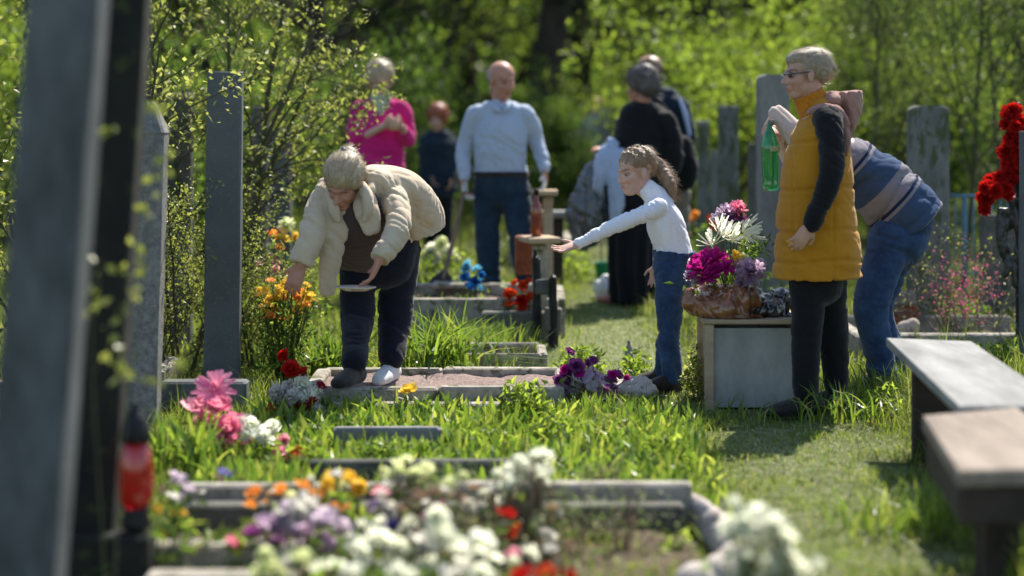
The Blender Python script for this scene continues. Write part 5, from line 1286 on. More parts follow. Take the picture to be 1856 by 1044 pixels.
def make_hair(H_, parent, mat, shapes, amp=.006, strand=900, slen=.05, seed=1, flow=None, vox=.006, lift=.004, w=.0014, fz=1.):
    """hair mass plus loose strands"""
    parts = [s if isinstance(s, tuple) and isinstance(s[0], np.ndarray) else H_.e(s[0], s[1], nu=18, nv=12) for s in shapes]
    V, Fq = vol(parts, vox, 3); N = vnormals(V, Fq); V = V + N * wrinkle(V, amp, 34, tuple(H_.r + .3 * H_.u), seed, .30)[:, None]
    hr = add('hair', V, Fq, mat, parent, smooth=True); g = np.random.default_rng(seed)
    if strand:
        idx = g.integers(0, len(V), strand); P = V[idx]; n = N[idx]
        if flow is None: flow = lambda L: np.tile(-H_.f * .9 - H_.u * .35, (len(L), 1))
        D = flow(H_.loc(P)) + g.normal(0, .28 * fz, P.shape); D -= n * (D * n).sum(1)[:, None]; D /= np.linalg.norm(D, axis=1)[:, None] + 1e-9
        S = np.cross(D, n) ; l = slen * g.uniform(.5, 1.2, strand)[:, None]; lf = lift * g.uniform(0, 1, strand)[:, None] ** 2 * 3; R = []
        for k in range(4):
            t = k / 3; c = P + D * l * t + n * (.001 + lf * t * fz) + g.normal(0, .0012 * fz, P.shape) - H_.u * 0 * t; ww = w * (1 - .6 * t); R += [c - S * ww, c + S * ww]
        VV = np.stack(R, 1).reshape(-1, 3); b = np.arange(strand)[:, None] * 8
        Q = np.concatenate([b + np.array([2 * k, 2 * k + 1, 2 * k + 3, 2 * k + 2]) for k in range(3)], 1).reshape(-1, 4)
        o = add('strands', VV, [Q], mat, hr); o['kind'] = 'stuff'
    return hr
def curls(H_, n, seed, r=.075, zmin=.35, back=True):
    g = np.random.default_rng(seed); outp = []
    while len(outp) < n:
        d = nrm(g.normal(0, 1, 3)); p = np.array((0, -.12, .62)) + d * np.array((.40, .46, .42))
        if p[2] < zmin or (p[1] > .12 and p[2] < .80): continue
        outp.append(H_.e(p, (r * g.uniform(.7, 1.2), r, r * g.uniform(.7, 1.2)), nu=8, nv=6))
    return outp
def body(parts, H_, mat, parent, vox=.006, smooth=3):
    V, Fq = vol(parts, vox, smooth, 'body'); N = vnormals(V, Fq); V = H_.sculpt(V, N); lip, brow = H_.paint(V)
    o = add('body', V, Fq, mat, parent, smooth=True)
    for nme, arr in (('lip', lip), ('brow', brow)):
        a = o.data.attributes.new(nme, 'FLOAT', 'POINT'); a.data.foreach_set('value', arr.astype(np.float32))
    return o
def sc(R, k): return [tuple(x * k for x in r) if not np.isscalar(r) else r * k for r in R]
X1 = (1, 0, 0)
class Fig:
    """a person placed at distance Y; J turns photo column/row + depth offset into a joint"""
    def __init__(s, label, px, Y):
        s.Y = Y; s.t = thing('person', label, 'person', gb(px, Y)); s.bp = []
    def J(s, px, py, dy=0.): return at(px, py, s.Y + dy)
    def G(s, px, dy=0., z=.085): return np.array((X_at(px, s.Y + dy), s.Y + dy, z))
    def head(s, px, py, dy, f, u, hs, neck, child=False, nr=.055):
        s.H = Head(s.J(px, py, dy), f, u, hs); s.bp += s.H.parts(neck, child, nr); return s.H
    def torso(s, pts, side):
        s.tp, s.tr, s.ts = [p[0] for p in pts], [(p[1], p[2]) for p in pts], side; s.bp.append(tube(s.tp, sc(s.tr, .9), side, 20, 'round', 4))
    def torso_tube(s, k=1.0, addr=.01, a=0, b=None, caps='round'):
        return tube(s.tp[a:b], [(x * k + addr, y * k + addr) for x, y in s.tr[a:b]], s.ts, 26, caps, 4)
    def arm(s, j, r, hand_=None): 
        s.bp.append(tube(j, sc(r, .82), None, 12, 'round', 4)); 
        if hand_: s.bp += hand_
    def leg(s, j, r, toe, L=.24): s.bp.append(tube(j, sc(r, .82), None, 14, 'round', 4)); s.bp.append(foot(j[-1], toe, L))
    def finish(s, mat, vox=.006): s.b = body(s.bp, s.H, mat, s.t, vox); return s.b
def shoe(fig, ank, toe, L, mat):
    V, Fq = vol([foot(ank, toe, L, .008), tube([(ank[0], ank[1], ank[2] - .03), (ank[0], ank[1], ank[2] + .02)], [.045, .043], None, 12)], .008, 3); V[:, 2] = np.maximum(V[:, 2], max(.001, ank[2] - .084))
    return add('shoe', V, Fq, mat, fig.t, smooth=True)

# ---------------------------------------------------------------- 1 woman in the mustard vest
f = Fig('woman in a long mustard yellow quilted vest and sunglasses standing in profile', 1480, 9.1)
nk = f.J(1478, 196)
h = f.head(1458, 134, 0, (-1, -.12, -.10), (-.08, 0, 1), .236, nk)
f.torso([(f.J(1483, 505), .165, .12), (f.J(1483, 440), .175, .13), (f.J(1480, 350), .145, .115), (f.J(1483, 265), .155, .12), (f.J(1482, 215), .13, .09), (nk, .06, .06)], (0, 1, 0))
a1 = [f.J(1502, 222, -.175), f.J(1507, 312, -.265), f.J(1472, 405, -.27)]; a2 = [f.J(1480, 222, .17), f.J(1470, 310, .24), f.J(1450, 385, .26)]
hd = f.J(1447, 440, -.28) - a1[2]
f.arm(a1, [.055, .045, .032], hand(a1[2] + nrm(hd) * .01, hd, (-.5, .8, -.2), 1, .165, .45)); f.arm(a2, [.055, .045, .032], hand(a2[2], (-.2, 0, -1), (0, -1, 0), 1, .165, .3))
l1 = [f.J(1465, 490, -.06), f.J(1462, 612, -.09), f.G(1460, -.10)]; l2 = [f.J(1498, 490, .08), f.J(1510, 605, .09), f.G(1516, .10)]
f.leg(l1, [.095, .07, .045], (-1, -.25), .24); f.leg(l2, [.095, .07, .045], (-1, .1), .24); f.finish(M['skin'], .0055)
h.eyes(f.t)
rings = [(f.J(1490, 203), .12, .075), (f.J(1488, 228), .185, .115), (f.J(1483, 275), .19, .148), (f.J(1480, 350), .195, .170), (f.J(1481, 430), .20, .190), (f.J(1482, 503), .205, .205)]
def seams(V, N):
    d = np.zeros(len(V))
    for py in (255, 340, 415, 470): z = CAMH - (py - HOR) / F * 9.1; d -= .010 * np.exp(-((V[:, 2] - z - .01 * np.sin(V[:, 0] * 14)) / .008) ** 2)
    for px in (1436, 1505): d -= .006 * np.exp(-((V[:, 0] - X_at(px, 9.0)) / .006) ** 2) * (V[:, 1] < 9.1)
    return V + N * d[:, None]
vest = cloth('vest', [tube([r[0] for r in rings], [(r[1], r[2]) for r in rings], (0, 1, 0), 30, 'start', 4)], .008, M['mustard'], f.t, .010, 7, (.3, 0, 1), 11, 4, seams)
cloth('sleeves', [tube([a1[0] + (0, .05, -.0), a1[0], a1[1], a1[2]], [.068, .066, .055, .042], None, 16, 'round', 4), tube([a2[0], a2[1], a2[2]], [.066, .055, .042], None, 16, 'round', 4)], .006, M['black_cloth'], f.t, .007, 12, (.2, 0, 1), 3, 3)
cloth('turtleneck', [tube([f.J(1487, 222), f.J(1474, 192), f.J(1464, 170)], [(.09, .085), (.074, .080), (.066, .074)], (0, 1, 0), 20, 'start', 4)], .006, M['mustard_knit'], f.t, .005, 22, (.3, 0, 1), 7, 2)
cloth('hood', [ellip(f.J(1508, 182, .02), (.055, .13, .045)), tube([f.J(1538, 166, .02), f.J(1540, 200, .02), f.J(1536, 245, .02)], [(.125, .060), (.11, .050), (.08, .020)], (0, 1, 0), 20, 'end'), tube([f.J(1462, 205, -.10), f.J(1490, 196, -.13), f.J(1520, 204, -.135), f.J(1534, 235, -.14), f.J(1536, 280, -.14)], [.014, .020, .024, .018, .010], None, 10)], .006, M['pinkbrown'], f.t, .008, 18, (1, 0, .4), 5, 2)
cloth('trousers', [tube([f.J(1482, 470), f.J(1482, 510)], [(.165, .12), (.16, .12)], (0, 1, 0), 20), tube(l1[:2] + [l1[2] + (0, 0, .02)], [.092, .070, .056], None, 18, 'round', 4), tube(l2[:2] + [l2[2] + (0, 0, .02)], [.092, .070, .056], None, 18, 'round', 4)], .008, M['black_cloth'], f.t, .007, 9, (.2, 0, 1), 2)
shoe(f, l1[2], (-1, -.25), .25, M['shoe_dark']); shoe(f, l2[2], (-1, .1), .25, M['shoe_dark'])
make_hair(h, f.t, M['hair_fair'], [((0, -.125, .665), (.348, .43, .345)), ((0, -.28, .52), (.30, .26, .26)), ((0, -.48, .60), (.13, .12, .13)), ((0, .03, .80), (.30, .31, .185))], .0025, 1500, .06, 5, lift=.002, fz=.25, w=.0009)
for q in (-1, 1):
    V, Fs = ellip(h.w(.145 * q, .345, .515), np.array((.085, .020, .062)) * h.hs, h.fr); add('sunglass_lens', V, Fs, M['lens'], f.t, smooth=True)
V, Fs = tube([h.w(-.36, -.02, .53), h.w(-.31, .22, .53), h.w(-.235, .34, .53), h.w(0, .40, .54), h.w(.235, .34, .53), h.w(.31, .22, .53), h.w(.36, -.02, .53)], [.0028] * 7, None, 6, 'round', 2); add('sunglass_frame', V, Fs, M['lens'], f.t, smooth=True)
# small thing between her fingers
p = f.J(1436, 441, -.29); V, Fs = tube([p, p + (-.03, -.01, .012)], [.004, .003], None, 6)
o = add('snack', V, Fs, M['p_yellow'], loc=p); props(o, 'small pale morsel held in the hanging hand of the woman in the mustard vest', 'morsel')

# ---------------------------------------------------------------- 2 bent woman in plaid
f = Fig('person in a blue and grey plaid shirt and jeans bending behind the mustard vest', 1600, 9.78)
nk = f.J(1478, 262, .0)
h = f.head(1452, 268, 0, (-.75, -.1, -.65), (-.65, 0, .75), .225, nk)
f.torso([(f.J(1628, 430), .15, .11), (f.J(1618, 395), .15, .12), (f.J(1588, 335), .15, .125), (f.J(1535, 290), .16, .125), (f.J(1500, 268), .13, .09), (nk, .06, .06)], (.05, 1, 0))
a1 = [f.J(1510, 285, -.14), f.J(1462, 262, -.20), f.J(1408, 206, -.10)]; a2 = [f.J(1510, 290, .14), f.J(1450, 310, .10), f.J(1412, 238, -.02)]
f.arm(a1, [.05, .042, .030], hand(a1[2], f.J(1393, 226, -.10) - a1[2], (.6, .3, -.5), -1, .16, .55)); f.arm(a2, [.05, .042, .030], hand(a2[2], f.J(1398, 238, -.08) - a2[2], (-.3, .2, -.5), 1, .15, .6))
l1 = [f.J(1618, 425, -.08), f.J(1580, 545, -.13), f.G(1600, -.12)]; l2 = [f.J(1632, 425, .09), f.J(1590, 548, .10), f.G(1618, .10)]
f.leg(l1, [.09, .07, .05], (-1, -.1), .22); f.leg(l2, [.09, .07, .05], (-1, .1), .22); f.finish(M['skin'], .007)
make_hair(h, f.t, M['hair_brown'], [((0, -.12, .68), (.375, .45, .375)), ((0, -.28, .50), (.31, .30, .32))], .006, 0, seed=6)
def plaid():
    m, nt, o = _new('plaid_cloth'); b = nt.nodes.new('ShaderNodeBsdfPrincipled'); nt.links.new(b.outputs[0], o.inputs[0]); v = _coord(nt)
    sep = nt.nodes.new('ShaderNodeSeparateXYZ'); nt.links.new(v, sep.inputs[0])
    def band(ax, ay, az, per, lo, ph=0):
        comb = None
        dt = nt.nodes.new('ShaderNodeVectorMath'); dt.operation = 'DOT_PRODUCT'; dt.inputs[1].default_value = (ax, ay, az); nt.links.new(v, dt.inputs[0])
        m1 = nt.nodes.new('ShaderNodeMath'); m1.operation = 'MULTIPLY_ADD'; m1.inputs[1].default_value = 1 / per; m1.inputs[2].default_value = ph; nt.links.new(dt.outputs['Value'], m1.inputs[0])
        m2 = nt.nodes.new('ShaderNodeMath'); m2.operation = 'FRACT'; nt.links.new(m1.outputs[0], m2.inputs[0])
        m3 = nt.nodes.new('ShaderNodeMapRange'); m3.inputs[1].default_value = lo; m3.inputs[2].default_value = lo + .02; nt.links.new(m2.outputs[0], m3.inputs[0]); return m3.outputs[0]
    c = _mix(nt, band(.74, 0, -.67, .27, .52, .10), (.045, .075, .14), (.22, .20, .22)); c = _mix(nt, band(.67, 0, .74, .62, .95, .2), c, (.22, .21, .24)); c2 = _mix(nt, band(.74, 0, -.67, .27, .93, .16), c, (.012, .025, .07))
    nt.links.new(c2, b.inputs['Base Color']); b.inputs['Roughness'].default_value = .9; b.inputs['Specular IOR Level'].default_value = .15
    bn = nt.nodes.new('ShaderNodeBump'); bn.inputs['Strength'].default_value = .3; bn.inputs['Distance'].default_value = .002; nt.links.new(_noise(nt, v, 250, 3), bn.inputs['Height']); nt.links.new(bn.outputs[0], b.inputs['Normal']); return m
M['plaid'] = plaid()
rings = [(f.J(1500, 275), .14, .09), (f.J(1530, 290), .17, .125), (f.J(1580, 325), .175, .150), (f.J(1622, 368), .185, .172), (f.J(1658, 410), .18, .172)]
cloth('shirt', [tube([r[0] for r in rings], [(r[1], r[2]) for r in rings], (.05, 1, 0), 28, 'start', 4)], .009, M['plaid'], f.t, .016, 9, (.6, 0, -.6), 4, 3)
cloth('sleeves', [tube(a1, [.062, .062, .042], None, 16, 'round', 4), tube(a2, [.062, .056, .040], None, 16, 'round', 4)], .007, M['beige_sleeve'], f.t, .008, 14, (.5, 0, .5), 7, 3)
cloth('trousers', [tube([f.J(1645, 395), f.J(1625, 440)], [(.17, .13), (.18, .14)], (0, 1, 0), 20), tube(l1[:2] + [(l1[1] + l1[2]) / 2, l1[2] + (0, 0, .0)], [.110, .088, .078, .072], None, 20, 'round', 4), tube(l2[:2] + [(l2[1] + l2[2]) / 2, l2[2] + (0, 0, .0)], [.110, .088, .078, .072], None, 20, 'round', 4)], .009, M['jeans'], f.t, .010, 9, (.2, 0, 1), 5)
shoe(f, l1[2], (-1, -.1), .25, M['shoe_dark']); shoe(f, l2[2], (-1, .1), .25, M['shoe_dark'])
def green_bottle():
    c0 = at(1397, 345, 9.62); k = 1 / F * 9.62
    t = thing('bottle', 'transparent green plastic bottle held up left of the mustard vest', 'bottle', c0); ax = (-.02, 0, 1)
    g_ = pmat('green_pet', (.10, .62, .22), (.05, .50, .16), 5, .08, .15, 14, spec=.6, coat=.5, trans=.72)
    V, Fs = lathe(c0, [(12 * k, 0), (15 * k, 3 * k), (15.5 * k, 12 * k), (14 * k, 20 * k), (15.5 * k, 28 * k), (15.5 * k, 66 * k), (16.5 * k, 70 * k), (16.5 * k, 82 * k), (14 * k, 90 * k), (9 * k, 106 * k), (5 * k, 114 * k), (5 * k, 120 * k)], 22, ax); add('body', V, Fs, g_, t, smooth=True)
    V, Fs = lathe(c0 + (0, 0, 120 * k), [(5.6 * k, 0), (5.6 * k, 7 * k), (5 * k, 8 * k)], 14, ax); add('cap', V, Fs, M['wood_white'], t, smooth=True)
    V, Fs = lathe(c0 + (0, 0, 71 * k), [(16.7 * k, 0), (16.8 * k, .5 * k), (16.8 * k, 9 * k), (16.7 * k, 9.5 * k)], 22, ax); add('label_band', V, Fs, pmat('pale_band', (.50, .52, .26), None, 6, .5, 0), t, smooth=True)
green_bottle()

# ---------------------------------------------------------------- 3 girl
f = Fig('little girl with a braided crown, white top and jeans stretching out her arm', 1210, 9.85)
nk = f.J(1186, 350)
h = f.head(1151, 311, 0, (-.93, -.42, -.22), (-.16, -.02, 1), .230, nk, True, .036)
f.torso([(f.J(1222, 492), .105, .09), (f.J(1221, 465), .108, .09), (f.J(1216, 440), .10, .082), (f.J(1205, 405), .11, .085), (f.J(1194, 376), .10, .065), (nk, .04, .04)], (-.10, 1, 0))
a1 = [f.J(1192, 378, -.10), f.J(1118, 408, -.14), f.J(1046, 443, -.14)]; a2 = [f.J(1190, 380, .10), f.J(1192, 435, .14), f.J(1189, 482, .13)]
f.arm(a1, [.036, .029, .021], hand(a1[2] + (.005, 0, 0), f.J(1003, 456, -.16) - a1[2], (0, -.35, 1), 1, .150, .22, .25)); f.arm(a2, [.042, .033, .022], hand(a2[2], (-.1, 0, -1), (-.3, -1, 0), 1, .125, .3))
l1 = [f.J(1216, 492, -.055), f.J(1213, 592, -.07), f.G(1218, -.07, .06)]; l2 = [f.J(1222, 492, .055), f.J(1212, 592, .07), f.G(1202, .09, .06)]
f.leg(l1, [.08, .055, .035], (-.9, -.3), .15); f.leg(l2, [.08, .055, .035], (-1, .1), .15); f.finish(M['skin_fair'], .0045)
h.eyes(f.t)
cloth('top', [f.torso_tube(1.0, .007, 1, 5), tube([f.J(1198, 374), f.J(1188, 356), f.J(1176, 344)], [.068, .060, .052], None, 16), tube([a1[0] + (.01, .03, 0), a1[0], a1[1], a1[2]], [.045, .046, .036, .025], None, 16, 'round', 4), tube([a2[0], (a2[0] + a2[1]) / 2, a2[1]], [.046, .040, .036], None, 16, 'round', 3)], .0055, M['white_cloth'], f.t, .007, 15, (.7, 0, .5), 3, 3, None, .5)
def jean_seams(V, N):
    z = CAMH - (470 - HOR) / F * 9.85; d = -.006 * np.exp(-((V[:, 2] - z) / .004) ** 2); return V + N * d[:, None]
cloth('jeans', [tube([f.J(1222, 455), f.J(1221, 480), f.J(1221, 505)], [(.124, .106), (.120, .102), (.105, .095)], (-.1, 1, 0), 24, 'end'), tube([l1[0], l1[1], (l1[1] + l1[2]) / 2, l1[2] + (0, 0, .005)], [.084, .060, .052, .050], None, 18, 'round', 4), tube([l2[0], l2[1], (l2[1] + l2[2]) / 2, l2[2] + (0, 0, .005)], [.084, .060, .052, .050], None, 18, 'round', 4)], .006, M['jeans'], f.t, .008, 13, (.2, 0, 1), 8, 3, jean_seams)
shoe(f, l1[2], (-.9, -.3), .19, M['shoe_dark']); shoe(f, l2[2], (-1, .1), .19, M['shoe_dark'])
tail = tube([h.w(0, -.52, .60), h.w(0, -.62, .44), f.J(1215, 335, 0), f.J(1222, 362, 0)], [.030, .034, .030, .012], None, 14, 'round', 4)
hr = make_hair(h, f.t, M['hair_brown'], [((0, -.12, .70), (.365, .43, .325)), ((0, -.30, .56), (.30, .24, .25)), tail], .004, 1200, .05, 8, lift=.004, w=.0008, fz=.8)
for row, (y0, zc) in enumerate(((.18, .86), (.02, .955), (-.16, .97))):
    mb = MB()
    for k in range(15):
        a = -1.25 + 2.5 * k / 14; yy = y0 - .14 * abs(math.sin(a)) + .014 * (-1) ** k; ce = math.sqrt(max(.05, 1 - ((yy + .12) / .43) ** 2)) * 1.03; x = .365 * math.sin(a) * ce; z = .70 + .325 * math.cos(a) * ce
        mb.put(*ellip(h.w(x, yy, z), np.array((.042, .034, .028)) * h.hs, np.stack([nrm(h.r * math.cos(a) - h.u * math.sin(a) + h.f * .5 * (-1) ** k), h.f, nrm(h.u * math.cos(a) + h.r * math.sin(a))]), nu=8, nv=6))
    V, Fs = vol([(mb.arr(), mb.F)], .003, 1)
    add('braid', V, Fs, M['hair_blond'], f.t, smooth=True)

# ---------------------------------------------------------------- 4 bending woman in beige
f = Fig('older woman in a beige jacket bending over yellow flowers, plate in her hand', 680, 9.50)
nk = f.J(652, 338, -.27)
h = f.head(622, 332, -.40, (-.28, -.72, -.64), (-.10, -.62, .78), .238, nk)
f.torso([(f.J(692, 450, .12), .14, .11), (f.J(702, 415, .14), .145, .12), (f.J(706, 375, .05), .14, .12), (f.J(692, 350, -.10), .165, .12), (f.J(670, 342, -.20), .14, .09), (nk, .06, .06)], (1, .15, 0))
a1 = [f.J(590, 350, -.28), f.J(566, 425, -.40), f.J(545, 482, -.44)]; a2 = [f.J(708, 350, -.20), f.J(722, 412, -.40), f.J(688, 470, -.50)]
f.arm(a1, [.055, .045, .032], hand(a1[2], f.J(530, 520, -.46) - a1[2], (-.3, .3, -1), -1, .17, .5)); f.arm(a2, [.055, .045, .034], hand(a2[2] - (0, 0, 0), f.J(664, 524, -.52) - a2[2], (-.7, -.1, -.4), 1, .175, .38))
l1 = [f.J(652, 460, .06), f.J(648, 572, -.02), f.G(642, -.30, .20)]; l2 = [f.J(725, 450, .16), f.J(716, 570, .12), f.G(708, -.02, .175)]
f.leg(l1, [.09, .075, .05], (-.4, -1), .17); f.leg(l2, [.09, .075, .05], (-.3, -1), .17); f.finish(M['skin_red'], .0055)
J = f.J
jk = [tube([J(660, 336, -.24), J(685, 345, -.12), J(715, 365, .02), J(742, 392, .13), J(752, 425, .16)], [(.135, .085), (.168, .110), (.176, .128), (.165, .140), (.145, .13)], (1, .2, .15), 28, 'start', 4),
      tube([a1[0] + (.05, .05, .0), a1[0], a1[1], a1[2] - (0, 0, -.01)], [.060, .066, .060, .050], None, 18, 'start', 4), tube([a2[0] + (-.05, .05, 0), a2[0], a2[1], a2[2] + (0, 0, .0)], [.062, .066, .060, .047], None, 18, 'start', 4),
      tube([J(612, 350, -.36), J(606, 400, -.37), J(600, 460, -.36), J(592, 532, -.34)], [(.055, .035), (.070, .028), (.055, .024), (.038, .018)], (1, .1, 0), 18, 'round', 4),
      tube([J(660, 350, -.36), J(664, 385, -.40), J(672, 418, -.40)], [(.045, .03), (.060, .032), (.045, .025)], (1, .1, 0), 18, 'round', 4)]
cloth('jacket', jk, .0065, M['jacket_beige'], f.t, .012, 8, (.6, .2, .8), 4, 2, None, .6, .35)
cloth('collar', [tube([J(598, 345, -.38), J(604, 375, -.42), J(612, 398, -.42)], [.022, .028, .014], None, 12, 'round', 3), tube([J(655, 335, -.38), J(664, 352, -.43), J(668, 378, -.45), J(660, 398, -.44)], [.022, .030, .030, .014], None, 12, 'round', 3), tube([J(640, 312, -.26), J(672, 322, -.28), J(672, 345, -.36)], [.02, .026, .022], None, 12, 'round', 3)], .006, M['jacket_beige'], f.t, .006, 16, (1, 0, 0), 2, 2)
cloth('blouse', [tube([J(642, 352, -.30), J(645, 395, -.28), J(650, 430, -.12), J(655, 455, .02)], [(.10, .08), (.14, .10), (.155, .12), (.155, .12)], (1, .1, 0), 22, 'round', 4)], .008, M['brown_top'], f.t, .006, 12, (0, 0, 1), 6, 3)
cloth('trousers', [tube([J(700, 405, .14), J(690, 445, .09), J(688, 480, .07)], [(.165, .13), (.175, .14), (.165, .12)], (1, .2, 0), 24), tube([l1[0], l1[1], (l1[1] + l1[2]) / 2, l1[2] + (0, 0, .02)], [.098, .080, .068, .058], None, 20, 'round', 4), tube([l2[0], l2[1], (l2[1] + l2[2]) / 2, l2[2] + (0, 0, .02)], [.100, .082, .070, .062], None, 20, 'round', 4)], .008, M['navy'], f.t, .009, 9, (.2, 0, 1), 5, 3)
shoe(f, l1[2], (-.4, -1), .235, M['shoe_dark']); shoe(f, l2[2], (-.3, -1), .225, M['shoe_white'])
make_hair(h, f.t, M['hair_blond'], [((0, -.12, .71), (.385, .45, .365)), ((0, -.34, .52), (.34, .27, .30)), ((0, -.42, .86), (.20, .17, .16)), ((.25, -.05, .62), (.13, .24, .22)), ((-.25, -.05, .62), (.13, .24, .22))], .006, 1300, .045, 9, lift=.003, fz=.6, w=.0010)
V, Fs = vol([h.e((0, -.36, 1.00), (.075, .05, .05)), h.e((.06, -.40, 1.01), (.05, .04, .05))], .004, 2); add('hair_clip', V, Fs, M['lens'], f.t, smooth=True)
c = at(645, 527, 8.98); pt = thing('plate', 'shallow pale plate held low by the bending woman in beige', 'plate', c)
V, Fs = lathe(c, [(.050, 0), (.055, .002), (.082, .012), (.093, .017), (.092, .020), (.080, .0155), (.052, .006)], 30, (.02, .02, 1)); add('dish', V, Fs, pmat('plate_glaze', (.66, .56, .46), (.60, .50, .40), 5, .3, 0, coat=.3), pt, smooth=True)

# ---------------------------------------------------------------- 5 man in pale blue shirt
f = Fig('bald man in a pale blue shirt and jeans leaning on a spade', 908, 13.8)
nk = f.J(908, 190)
h = f.head(911, 146, -.04, (.50, -.84, -.22), (.05, -.12, 1), .262, nk)
f.torso([(f.J(908, 345), .160, .12), (f.J(908, 320), .168, .13), (f.J(907, 290), .163, .138), (f.J(907, 240), .165, .13), (f.J(907, 207), .15, .09), (nk, .06, .06)], X1)
a1 = [f.J(861, 210), f.J(841, 265, .02), f.J(842, 322, -.08)]; a2 = [f.J(954, 210), f.J(973, 256, .03), f.J(987, 304, -.08)]
f.arm(a1, [.062, .05, .036], hand(a1[2], (0, -.1, -1), (.9, -.3, 0), 1, .19, .8)); f.arm(a2, [.062, .05, .036], hand(a2[2], (.1, -.1, -1), (-1, .1, 0), -1, .19, .5))
l1 = [f.J(884, 345), f.J(884, 440, -.02), f.G(892, 0)]; l2 = [f.J(934, 345), f.J(944, 432, -.10), f.G(958, -.02)]
f.leg(l1, [.11, .08, .05], (-.2, -1), .27); f.leg(l2, [.11, .08, .05], (.4, -1), .27); f.finish(M['skin_red'], .008)
h.eyes(f.t)
def shirt_fall(V, N): 
    return V + N * (-.006 * np.exp(-((V[:, 0] - X_at(908, 13.8)) / .007) ** 2) * (V[:, 1] < 13.8))[:, None]
cloth('shirt', [f.torso_tube(1.02, .016, 1, 5, 'round'), tube([f.J(907, 203), f.J(908, 190)], [.085, .07], None, 16), tube([a1[0] + (.06, 0, .01), a1[0], a1[1], a1[2]], [.064, .064, .054, .040], None, 16, 'round', 4), tube([a2[0] + (-.06, 0, .01), a2[0], a2[1], a2[2]], [.064, .064, .054, .040], None, 16, 'round', 4)], .009, M['shirt_blue'], f.t, .014, 7, (.5, 0, .6), 14, 3, shirt_fall, .75, .15)
cloth('collar', [tube([f.J(890, 188, -.06), f.J(900, 198, -.11), f.J(906, 204, -.12)], [.016, .020, .010], None, 10, 'round', 3), tube([f.J(927, 188, -.06), f.J(917, 198, -.11), f.J(911, 204, -.12)], [.016, .020, .010], None, 10, 'round', 3)], .007, M['shirt_blue'], f.t, .002, 16, (1, 0, 0), 2, 2)
cloth('jeans', [tube([f.J(908, 312), f.J(908, 325), f.J(908, 350)], [(.188, .160), (.188, .160), (.178, .145)], X1, 26, 'end'), tube([l1[0], l1[1], l1[2]], [.108, .085, .072], None, 18, 'round', 4), tube([l2[0], l2[1], l2[2]], [.108, .085, .072], None, 18, 'round', 4)], .010, M['jeans_dark'], f.t, .010, 9, (.2, 0, 1), 5, 3)
V, Fs = tube([f.J(908 + 50 * math.cos(k * math.pi / 12), 316, -.163 * math.sin(k * math.pi / 12)) for k in range(24)] + [f.J(908 + 50, 316, 0)], [(.018, .004)] * 25, (0, 0, 1), 8, 'none', 1); add('belt', V, Fs, M['shoe_dark'], f.t, smooth=True)
for k in range(6):
    V, Fs = ellip(f.J(908, 212 + k * 17, -.152 if k else -.135), (.006, .004, .006), None, 8, 5); add('button', V, Fs, M['shoe_white'], f.t)
for a, ex in ((a1, (0, 0, -.06)), (a2, (.01, -.01, -.06))):
    w = a[2] + ex; cloth('glove', hand(a[2] + (0, 0, -.01), (.02, -.1, -1), (.9, -.3, 0) if a is a1 else (-1, .1, 0), 1 if a is a1 else -1, .20, .75 if a is a1 else .45, .2, 1.35), .006, M['glove'], f.t, .002, 20, (0, 0, 1), 2, 2)
shoe(f, l1[2], (-.2, -1), .28, M['shoe_dark']); shoe(f, l2[2], (.4, -1), .28, M['shoe_dark'])
make_hair(h, f.t, M['hair_grey'], [((0, -.16, .56), (.350, .40, .26))], .003, 500, .02, 3, vox=.008)
sp = thing('spade', 'long handled spade planted in the bed beside the man in the blue shirt', 'spade', f.J(800, 522, -.7))
pA, pB = f.J(841, 340, -.08), f.J(803, 505, -.72); V, Fs = tube([pA + (pA - pB) * .05, (pA + pB) / 2 + (.01, 0, 0), pB], [.016, .017, .018], None, 10, 'round', 4); add('handle', V, Fs, M['wood_handle'], sp, smooth=True)
d = nrm(pB - pA); V, Fs = tube([pB - d * .06, pB, pB + d * .10, pB + d * .2], [(.02, .018), (.07, .012), (.085, .008), (.04, .004)], (1, .2, 0), 12, 'round', 3); add('blade', V, Fs, M['metal_dark'], sp, smooth=True)

# ---------------------------------------------------------------- 6 woman in pink
f = Fig('woman in a bright pink sweater holding a cup with both hands', 688, 14.4)
nk = f.J(690, 182); h = f.head(689, 145, -.03, (.18, -.93, -.30), (.02, -.2, 1), .235, nk)
f.torso([(f.J(687, 315), .17, .125), (f.J(687, 295), .165, .12), (f.J(688, 260), .15, .115), (f.J(689, 225), .155, .12), (f.J(690, 200), .14, .085), (nk, .055, .055)], X1)
a1 = [f.J(652, 202), f.J(641, 252, -.02), f.J(695, 229, -.21)]; a2 = [f.J(728, 202), f.J(740, 252, -.02), f.J(728, 230, -.20)]
f.arm(a1, [.052, .042, .030], hand(a1[2], (1, -.2, .25), (0, .8, .4), 1, .165, .6)); f.arm(a2, [.052, .042, .030], hand(a2[2], (-.7, -.2, .35), (0, .8, .4), -1, .165, .7))
l1 = [f.J(664, 330), f.J(664, 440), f.G(663, 0)]; l2 = [f.J(712, 330), f.J(713, 440), f.G(714, 0)]
f.leg(l1, [.10, .075, .05], (0, -1)); f.leg(l2, [.10, .075, .05], (.2, -1)); f.finish(M['skin_fair'], .008); h.eyes(f.t)
def vneck(V, N):
    return V
cloth('sweater', [f.torso_tube(1.03, .018, 0, 5), tube([a1[0] + (.05, 0, .01), a1[0], a1[1], a1[1] * .68 + a1[2] * .32], [.07, .072, .062, .05], None, 16, 'round', 4), tube([a2[0] + (-.05, 0, .01), a2[0], a2[1], a2[1] * .45 + a2[2] * .55], [.07, .072, .062, .05], None, 16, 'round', 4)], .009, M['pink_knit'], f.t, .009, 8, (.2, 0, 1), 14, 3)
